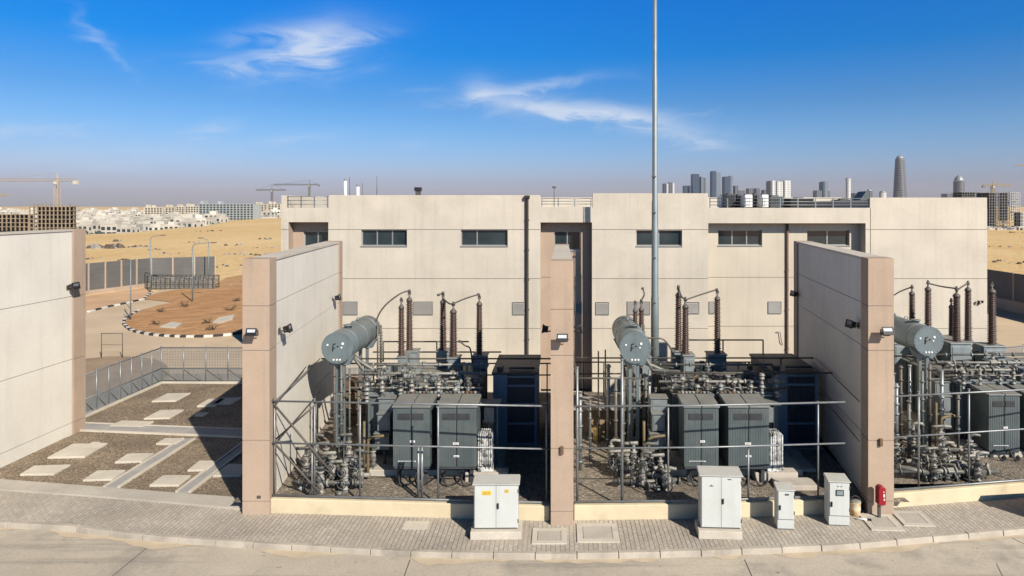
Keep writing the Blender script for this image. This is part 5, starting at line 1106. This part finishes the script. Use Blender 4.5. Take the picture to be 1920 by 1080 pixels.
# dry twigs and stones on the island
def twigs(lab, px, py, s, seed, z=-.075):
    s *= .62
    rnd = random.Random(seed); p = G(px, py, z); m = MB(org=p)
    for i in range(9):
        a = rnd.uniform(0, 6.3); l = s * rnd.uniform(.5, 1); q = p + Vector((math.cos(a) * l, math.sin(a) * l * .6, l * rnd.uniform(.15, .8))); mid = p.lerp(q, .55) + Vector((rnd.uniform(-.1, .1), 0, rnd.uniform(0, .12))); m.tube([p + Vector((rnd.uniform(-.2, .2) * s, 0, .0)), mid, q], [.03, .02, .008], 4); m.tube([mid, mid + Vector((rnd.uniform(-.3, .3), .1, .25)) * s], [.015, .006], 4)
    for i in range(3): c = p + Vector((rnd.uniform(-.6, .6) * s, rnd.uniform(-.3, .3), .0)); t = rnd.uniform(.06, .14); m.lathe(c, [(t * .8, -.02), (t, t * .4), (t * .5, t * .9)], 6)
    tag(m.build('dry_shrub', TWIG), lab, 'dry shrub', 'dry shrubs on the sand')
for a in (('dry twigs at the right edge of the orange island, by the tan column', 431, 582, 1.1, 1), ('dry twigs in the middle of the orange island, upper side', 345, 575, 1.0, 2), ('dry twigs near the left tip of the orange island', 300, 585, .9, 3), ('dry twigs right of the small pale patch on the island', 391, 606, .9, 4), ('dry twigs left of the small pale patch on the island', 292, 608, .7, 5), ('long dry branch low on the island beside the striped kerb', 400, 618, 1.0, 6), ('dry twigs far up the orange island beside the column', 441, 565, .9, 7)): twigs(*a)
# fence or gate beyond the right end of the building
wire_fence('grey wire fence behind the right transformer', 'wire_fence', [(20.5, 31.5), (32, 36)], 1.7, -.1, [6])

# ------------------------------------------------------------------ desert rubbish and rubble
def rubble(lab, px, py, w, n, seed, hgt=1.0, Y=None, cat='rubble'):
    rnd = random.Random(seed); Y = F * CH / (py - HY) if Y is None else Y; x = XP(px, Y); z = terrain(x, Y); o = Vector((x, Y, z)); m = MB(org=o)
    for i in range(n):
        c = o + Vector((rnd.uniform(-.5, .5) * w, rnd.uniform(-.5, .5) * 4, -.1)); s = rnd.uniform(.3, 1.0) * hgt
        m.hexa([c + Vector((math.cos(t) * s * rnd.uniform(.8, 1.3), math.sin(t) * s, 0)) for t in (0, 1.2, 2.5, 3.6, 5)], [c + Vector((math.cos(t) * s * rnd.uniform(.3, .7), math.sin(t) * s * .5, s * rnd.uniform(.5, 1.1))) for t in (0, 1.2, 2.5, 3.6, 5)], rnd.choice((0, 0, 1)))
    tag(m.build('rubble_pile', [ROCK, CONCD]), lab, cat, 'rubble on the desert sand')
rubble('long dark rubble heap on the sand, left of the curved street lamp', 192, 463, 7.0, 46, 1, 1.0); rubble('smaller dark rubble strip right of the long heap', 255, 461, 5.0, 20, 2, .55); rubble('single dark lump on the sand above the rubble strip', 229, 452, 1, 3, 3, .9)
for i, (px, py, w, lab) in enumerate(((178, 483, 1.2, 'small stone heap on the sand near the left wall'), (238, 485, 2, 'thin strip of stones above the screen fence, left part'), (320, 474, 4, 'thin strip of stones between the two curved lamps'), (388, 433, 9, 'dark streak of stones high on the sand, above the lamp arms'), (440, 458, 3, 'dark stones on the sand left of the far crane'), (497, 448, 6, 'streak of stones beside the building corner, upper one'), (503, 462, 5, 'streak of stones beside the building corner, lower one'), (445, 475, 3, 'dark stones on the sand below the middle'), (425, 497, 4, 'row of stones just right of the screen fence'), (480, 477, 5, 'row of stones on the sand near the sunlit wall'), (365, 454, 4, 'stones on the sand right of the flat lamp arm'), (295, 466, 1.5, 'two dark stones right of the curved lamp'), (442, 530, 1.2, 'dark stones at the top of the orange island'))):
    rubble(lab, px, py, w, 9, 20 + i, .30 + .0012 * (F * CH / (py - HY)))
for i, (px, py, w, lab) in enumerate(((1905, 435, 4, 'dark shrub like lump on the right sand skyline'), (1895, 462, 12, 'dark streak across the right sand'), (1870, 488, 9, 'row of stones low on the right sand, beside the building'), (1908, 492, 5, 'stone heap above the right screen fence'))): rubble(lab, px, py, w, 10, 60 + i, .45)

# ------------------------------------------------------------------ far estate of villas
def villa_mesh(seed):
    rnd = random.Random(seed); m = MB(); w, d, h = rnd.uniform(9, 13), rnd.uniform(9, 12), rnd.uniform(6, 7.6)
    m.box(-w / 2, w / 2, 0, d, -2, h); m.box(-w / 2 - .1, w / 2 + .1, -.1, d + .1, h + .01, h + .5)
    q = rnd.uniform(-.2, .2) * w; m.box(q - w * .22, q + w * .22, d * .3, d * .8, h + .51, h + 2.6)
    m.box(w / 2 + .01, w / 2 + 3, 1, d - 1, -2, 3.2)
    for z in (.8, 4.0):
        k = 3
        for i in range(k):
            if rnd.random() < .85: x = -w / 2 + w * (i + .5) / k; m.box(x - 1.05, x + 1.05, -.06, -.003, z, z + 2.0, 1)
        for i in range(2): y = d * (i + .5) / 2; m.box(w / 2 + .003, w / 2 + .06, y - .7, y + .7, max(z, 3.4), max(z, 3.4) + 1.5, 1); m.box(-w / 2 - .06, -w / 2 - .003, y - .7, y + .7, z, z + 1.5, 1)
    m.box(-w / 2 - 2, w / 2 + 4, -5, -4.8, -2, 1.9, 2)
    for i in range(9): x = rnd.uniform(-w / 2 - 3, w / 2 + 4); s = rnd.uniform(.9, 2.1); m.lathe((x, -4 + rnd.uniform(0, 2), -.5), [(s * .5, 0), (s, s * .8), (s * .9, s * 1.5), (s * .3, s * 2.1)], 7, 3)
    return m
protos = [villa_mesh(s).build('white_villa', [HOUSEW, HOUSEG, surf('garden_wall', (.42, .40, .35), .9), surf('garden_green', (.04, .058, .052), .9)]) for s in range(6)]
VLAB = 'small white flat roofed villa in the crowded estate beyond the sand'
rnd = random.Random(77); cnt = 0; first = set()
Yv = 345
while Yv < 960:
    u = -.86
    while u < -.415:
        x = u * Yv + rnd.uniform(-3, 3); y = Yv + rnd.uniform(-8, 8); px = CX + F * x / y
        C = lerp_tab(CREST, u)
        okay = y > C * 1.35 and rnd.random() < .95 and not (365 < px < 482 and 520 < y < 590) and not (px < 145 and 270 < y < 420)
        if okay and cnt < 285:
            k = rnd.randrange(6)
            if k not in first: o = protos[k]; first.add(k)
            else: o = protos[k].copy(); col.objects.link(o)
            o.location = (x, y, terrain(x, y)); o.rotation_euler = (0, 0, rnd.uniform(-.25, .25)); s = rnd.uniform(.72, .98); o.scale = (s, s, s * rnd.uniform(.9, 1.1)); tag(o, VLAB, 'villa', 'white villas of the estate'); cnt += 1
        u += (12.5 + Yv * .008) / Yv
    Yv += 27 + (Yv - 345) * .06
# cream apartment blocks behind and the long grey one
def apartments(name, lab, px0, px1, yt, yb, Y, floors, bays, wall, win, fr=.32, group=None, d=14):
    x0, x1 = XP(px0, Y), XP(px1, Y); z0, z1 = ZP(yb, Y), ZP(yt, Y); o = ((x0 + x1) / 2, Y, z0); r = thing(name, lab, 'apartment block', o, group=group)
    m = MB(org=o); m.box(x0, x1, Y + .4, Y + d, z0 - 4, z1); m.build('wall', wall, r)
    fh = (z1 - z0) / floors; bw = (x1 - x0) / bays
    m = MB(org=o)
    for k in range(floors + 1): m.box(x0 - .2, x1 + .2, Y - .3, Y + .39, z0 + k * fh - .25 - (.1 if k == floors else 0), z0 + k * fh + .15)
    for i in range(bays + 1): x = x0 + i * bw; m.box(x - bw * .09, x + bw * .09, Y - .2, Y + .395, z0 - 4, z1 + .05)
    m.build('facade_grid', wall, r)
    rest = MB(org=o); c = 0
    for k in reversed(range(floors)):
        for i in range(bays):
            c += 1; m = MB(org=o) if c <= 100 else rest; xa = x0 + i * bw + bw * .2; m.box(xa, xa + bw * .6, Y + .3, Y + .398, z0 + k * fh + fh * .2, z0 + k * fh + fh * .82)
            if c <= 100: m.build('window', win, r)
    if c > 100: tag(rest.build('window', win, r), kind='stuff')
    m = MB(org=o); m.box(x0 + (x1 - x0) * .3, x0 + (x1 - x0) * .36, Y + 4, Y + 8, z1, z1 + 2.2); m.box(x0 + .2, x0 + (x1 - x0) * .06, Y + 2, Y + 9, z1, z1 + 2.6); m.build('roof_room', wall, r)
GREYB = surf('grey_apartment', (.34, .36, .35), .85, var=.1, scale=.05); CREAMB = surf('cream_apartment', (.60, .52, .40), .9, var=.08, scale=.05)
apartments('apartment_block', 'long grey apartment block with many columns of windows beyond the sand', 373, 475, 382.5, 413, 540, 7, 16, GREYB, HOUSEG)
for i, (a, b, t, bb, lab) in enumerate(((271, 304, 389, 402, 'cream apartment block farthest left of the grey block'), (309, 327, 388.5, 402, 'cream apartment block third left of the grey block'), (330, 345, 388, 402, 'cream apartment block second left of the grey block'), (347, 372, 387, 402, 'cream apartment block touching the left of the grey block'), (478, 500, 383.5, 397, 'cream apartment block just right of the grey block'), (502, 526, 382.5, 397, 'cream apartment block between the grey block and the building corner'))): apartments('apartment_block', lab, a, b, t, bb, 640, 4, max(3, int((b - a) / 5)), CREAMB, HOUSEG, group='cream apartment blocks')
apartments('apartment_block', 'small cream apartment block standing before the grey block on the left', 341, 359, 407, 421, 470, 3, 4, CREAMB, HOUSEG)
apartments('apartment_block', 'little cream building in front of the long grey block', 394, 410, 406.5, 415, 500, 2, 3, CREAMB, HOUSEG)
# buildings under construction
def shell(lab, px0, px1, yt, yb, Y, floors, bays, d, mat, solid=None, ragged=0, seed=1):
    x0, x1 = XP(px0, Y), XP(px1, Y); z0, z1 = ZP(yb, Y), ZP(yt, Y); o = ((x0 + x1) / 2, Y, z0); r = thing('building_shell', lab, 'unfinished building', o); fh = (z1 - z0) / floors; rnd = random.Random(seed)
    m = MB(org=o)
    for k in range(floors + 1): m.box(x0 - .4, x1 + .4, Y - .3, Y + d, z0 + k * fh - .22, z0 + k * fh + .12)
    m.build('floor_slab', mat, r); bw = (x1 - x0) / bays
    for i in range(bays + 1):
        x = x0 + i * bw
        for y in (Y - .32, Y + d * .4):
            m = MB(org=o); m.box(x - .2, x + .2, y, y + .5, z0 - 2, z1 + (rnd.uniform(.3, 1.5) if ragged else .15)); m.build('column', mat, r)
    m = MB(org=o); m.box(x0 + .5, x1 - .5, Y + d * .75, Y + d * .8, z0 - 3, z1 - .3)
    for k in range(floors):
        for i in range(bays):
            if rnd.random() < .2: x = x0 + i * bw + .31; q = MB(org=o); q.box(x, x + bw - .62, Y + .8, Y + 1.0, z0 + k * fh + .122, z0 + k * fh + fh * rnd.choice((.4, .74))); q.build('infill_wall', HOLE if solid is None else solid, r)
    m.build('inner_wall', HOLE if solid is None else solid, r)
shell('unfinished concrete building with the yellow crane rising out of it', 56, 131, 387, 427, 330, 5, 10, 6, BARE, None, 1, 5)
shell('lower unfinished row at the left border behind the wall', -45, 54, 402, 425, 335, 3, 12, 5, BARE, None, 0, 6)
GREYC = surf('grey_shell', (.20, .195, .19), .9, var=.1, scale=.05)
shell('tall grey unfinished block right of the building, beside its crane', 1855, 1893, 361.5, 424, 640, 12, 8, 26, GREYC, HOLE, 0, 7)
shell('paler end wing of the tall unfinished block at the right border', 1893.6, 1912, 361, 410, 640, 10, 5, 22, surf('pale_shell', (.46, .45, .42), .9), HOLE, 0, 8)
shell('dark low construction behind the roof edge near the domed tower', 1804, 1846, 360.5, 400, 900, 10, 9, 26, GREYC, HOLE, 0, 9)
shell('small pale block at the far right border behind the sand', 1914, 1932, 398, 424, 600, 4, 5, 12, surf('pale_shell_far', (.55, .53, .49), .9), HOUSEG, 0, 10)
m = MB(); rnd = random.Random(5)
for i, px in enumerate(range(1851, 1932, 6)):
    Y = 560 + rnd.uniform(-30, 30); x = XP(px, Y); r_ = thing('site_hut', 'low site hut or vehicle in the row below the right unfinished block', 'hut', (x, Y, terrain(x, Y)), group='site huts below the unfinished block'); q = MB(); w = rnd.uniform(1.6, 3); q.box(-w, w, 0, 3, 0, rnd.uniform(1.8, 3)); q.box(-w * .6, w * .6, -.05, -.003, 1, 1.6, 1); q.build('hut_body', [rnd.choice((GREYC, HOUSEW, CONC)), HOLE], r_)
# cranes
def lattice(m, p, q, w, seg, r, mat=0, flat=False):
    p, q = Vector(p), Vector(q); d = (q - p); L = d.length; d.normalize(); s = d.cross(Vector((0, 1, 0)) if abs(d.y) < .9 else Vector((1, 0, 0))).normalized() * w / 2; t = d.cross(s).normalized() * w / 2
    C = [s + t, s - t, -s - t, -s + t]
    for c in C: m.tube([p + c, q + c], r, 4, mat)
    n = max(2, int(L / seg))
    for i in range(n):
        a, b = p + d * (L * i / n), p + d * (L * (i + 1) / n)
        for k in range(4): m.tube([a + C[k], b + C[(k + 1) % 4]], r * .7, 3, mat); m.tube([a + C[k], a + C[(k + 1) % 4]], r * .6, 3, mat)
def crane(lab, px, ytop, yjib, yb, Y, jl, jr, mat, w=1.8, r=.16, peak=True, luff=None, cw=None):
    """jl/jr: jib ends (pixels) left and right; cw: counterweight side"""
    x = XP(px, Y); z0 = ZP(yb, Y); zt = ZP(ytop, Y); zj = ZP(yjib, Y); o = (x, Y, z0); k = thing('tower_crane', lab, 'crane', o)
    m = MB(org=o); lattice(m, (x, Y, z0), (x, Y, zj), w, w * 1.3, r); m.build('tower', mat, k)
    m = MB(org=o); xl, xr = XP(jl, Y), XP(jr, Y); lattice(m, (xl, Y, zj + .6), (x, Y, zj + .6), w * .75, w * 1.2, r * .7); lattice(m, (x, Y, zj + .6), (xr, Y, zj + .6), w * .75, w * 1.2, r * .7); m.build('jib', mat, k)
    m = MB(org=o)
    if peak: m.tube([(x, Y, zj), (x, Y, zt)], [w * .35, .15], 4); m.tube([(x, Y, zt), (xl + (x - xl) * .25, Y, zj + 1.2)], r * .45, 4); m.tube([(x, Y, zt), (xr - (xr - x) * .15, Y, zj + 1.2)], r * .45, 4)
    m.build('apex', mat, k) if peak else None
    m = MB(org=o); m.box(x - w * .35, x + w * .45, Y - w * .9, Y - w * .5, zj - w * .8, zj - .1); m.build('cab', CONCL, k)
    c = xr if cw == 'r' else xl if cw == 'l' else None
    if c is not None: m = MB(org=o); e = w * .55; m.box(c - e, c + e, Y - .8, Y + .8, zj - w * .8, zj + .3); m.build('counterweight', CONCL if cw == 'r' and mat is CRANE else CRANEG, k)
    return k
crane('yellow tower crane over the unfinished building at the left', 107, 325, 340, 426, 345, -60, 142, CRANE, 1.9, .11, True, None, 'r')
crane('faint far crane tip at the left border', -20, 355, 367, 400, 900, -60, 18, CRANE, 2.0, .3)
crane('grey crane with a level jib seen left of the building corner', 510, 345, 357, 390, 800, 480, 536, CRANEG, 1.8, .28, True)
crane('grey crane with a raised jib behind the building corner', 580, 338, 347, 390, 800, 513, 598, CRANEG, 1.8, .28, True, None, 'r')
crane('crane over the tall unfinished block on the right', 1861, 340, 348.5, 380, 650, 1844, 1897, CRANE, 2.2, .25, True, None, 'l')
crane('thin crane whose jib enters at the right border', 1960, 300, 311, 390, 900, 1905, 1990, CRANE, 2.2, .3)
# small excavator on the sand, left
# ------------------------------------------------------------------ city towers on the horizon
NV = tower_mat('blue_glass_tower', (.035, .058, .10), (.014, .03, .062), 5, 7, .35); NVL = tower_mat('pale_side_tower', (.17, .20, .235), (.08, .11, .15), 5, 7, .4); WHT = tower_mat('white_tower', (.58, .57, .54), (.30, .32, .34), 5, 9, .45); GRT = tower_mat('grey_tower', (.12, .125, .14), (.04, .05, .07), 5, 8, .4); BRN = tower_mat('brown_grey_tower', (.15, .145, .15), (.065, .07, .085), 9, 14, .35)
TY = 2500
def tower(lab, parts, Y=TY, d=40):
    """parts: (name, px0, px1, ytop, material, depth offset)"""
    xs = [XP(p[1], Y) for p in parts] + [XP(p[2], Y) for p in parts]; o = ((min(xs) + max(xs)) / 2, Y, terrain(0, Y) - 5); r = thing('city_tower', lab, 'tower', o, group='towers of the far city')
    for (nm, a, b, t, mt, dy) in parts:
        m = MB(org=o); m.box(XP(a, Y), XP(b, Y), Y + dy, Y + dy + d, -8, ZP(t, Y)); m.build(nm, mt, r)
T = tower
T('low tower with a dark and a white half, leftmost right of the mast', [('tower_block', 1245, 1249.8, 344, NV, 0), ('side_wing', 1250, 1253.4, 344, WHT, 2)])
T('second low tower right of the mast, dark with a white edge', [('tower_block', 1254.5, 1261.5, 342, GRT, 0), ('side_wing', 1261.7, 1265, 343, WHT, 2)])
T('thin dark low tower, left one of the two before the tall pair', [('tower_block', 1283.6, 1288.6, 348, NV, 0)]); T('thinner dark low tower touching the tall dark tower', [('tower_block', 1292.3, 1296.3, 348, NV, 0)])
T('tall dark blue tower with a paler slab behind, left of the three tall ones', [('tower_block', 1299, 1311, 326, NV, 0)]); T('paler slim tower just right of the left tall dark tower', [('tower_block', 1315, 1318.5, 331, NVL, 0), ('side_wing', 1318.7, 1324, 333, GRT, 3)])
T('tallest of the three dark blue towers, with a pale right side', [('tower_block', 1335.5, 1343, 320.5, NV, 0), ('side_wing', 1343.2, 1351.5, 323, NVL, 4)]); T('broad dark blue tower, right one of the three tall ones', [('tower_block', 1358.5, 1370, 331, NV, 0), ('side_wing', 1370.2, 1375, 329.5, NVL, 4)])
T('low grey tower close right of the broad dark tower', [('tower_block', 1378, 1384, 348, GRT, 0)]); T('squat grey block with a step, left of the white block', [('tower_block', 1404, 1412, 353, GRT, 0)]); T('squat grey block standing between the stepped one and the white block', [('tower_block', 1418, 1425, 353, GRT, 0)]); T('smallest grey block just left of the white block', [('tower_block', 1433, 1438, 356, GRT, 0), ('side_wing', 1440, 1444, 358, GRT, 0)])
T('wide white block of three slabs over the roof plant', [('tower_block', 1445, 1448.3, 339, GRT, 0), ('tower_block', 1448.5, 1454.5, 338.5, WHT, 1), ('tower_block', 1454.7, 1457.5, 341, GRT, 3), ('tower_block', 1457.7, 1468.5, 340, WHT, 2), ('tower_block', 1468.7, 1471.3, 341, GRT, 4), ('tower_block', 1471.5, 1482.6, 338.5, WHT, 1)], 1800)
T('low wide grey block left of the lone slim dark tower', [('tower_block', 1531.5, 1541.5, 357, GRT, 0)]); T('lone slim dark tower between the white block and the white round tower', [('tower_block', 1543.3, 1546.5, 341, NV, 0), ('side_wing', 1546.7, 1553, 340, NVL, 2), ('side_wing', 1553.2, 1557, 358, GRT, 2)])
def round_tower(lab, prof, mat, px, Y=TY, dome=None, n=24):
    o = (XP(px, Y), Y, -8); r = thing('city_tower', lab, 'tower', o, group='towers of the far city'); m = MB(org=o); m.lathe(o, [(w * Y / F / 2, ZP(t, Y) + 8) for w, t in prof], n, smooth=False); m.build('shaft', mat, r)
    if dome: m = MB(org=o); m.lathe(o, [(w * Y / F / 2, ZP(t, Y) + 8.05) for w, t in dome], n, smooth=True); m.build('dome', surf('dome_cladding', (.30, .32, .34), .4, .3, var=.1), r)
round_tower('white round slim tower with a bulging top', [(9, 395), (9, 339), (10.2, 338.5), (10.2, 335.5)], WHT, 1590.5, TY, [(10, 335.4), (7, 334), (2, 333.4)])
round_tower('small domed block behind the sloping roof hatch, left of the tallest tower', [(11, 395), (11, 358.5)], GRT, 1630, TY, [(10, 358.4), (8, 356), (3, 354.5)])
round_tower('low white block with a rounded top left of the tallest tower', [(12.5, 395), (12.5, 361)], WHT, 1655, TY, [(12, 360.9), (9, 358.6), (3, 358)])
round_tower('tallest tower of the skyline, tapering, with a rounded glass top', [(26, 400), (23.2, 365), (20, 330), (16.4, 300), (15.5, 298)], BRN, 1687.3, TY, [(14.5, 297.9), (12, 294.5), (7, 292), (1, 291.3)], 20)
round_tower('stout brown tower with a pointed dome near the right end of the building', [(19, 400), (19, 341)], BRN, 1798, TY, [(18.5, 340.9), (16, 336), (10.5, 331.5), (4, 328.8), (.5, 328)], 20)
T('slim brown wing leaning on the stout domed tower', [('tower_block', 1806.5, 1811, 342, BRN, 10)])
for i, (a, b, t, mt, lab) in enumerate(((1776, 1790, 363, GRT, 'low far block left of the stout domed tower'), (1384.5, 1397, 357, GRT, 'low far block right of the thin grey tower'), (1604, 1612, 362, GRT, 'lowest far block right of the white round tower'))): T(lab, [('tower_block', a, b, t, mt, 0)])

# ------------------------------------------------------------------ desert air
hz = MB(); hz.box(-14600, 14600, -120, 9100, -40, 225)
hm = bpy.data.materials.new('desert_haze'); hm.use_nodes = True; ht = hm.node_tree; ht.nodes.remove(ht.nodes['Principled BSDF'])
pv = ht.nodes.new('ShaderNodeVolumePrincipled'); pv.inputs['Color'].default_value = (.95, .95, .97, 1); pv.inputs['Density'].default_value = 0.5e-4; pv.inputs['Anisotropy'].default_value = .2
ht.links.new(pv.outputs[0], ht.nodes['Material Output'].inputs['Volume'])
hz.build('haze', hm, kind='stuff')
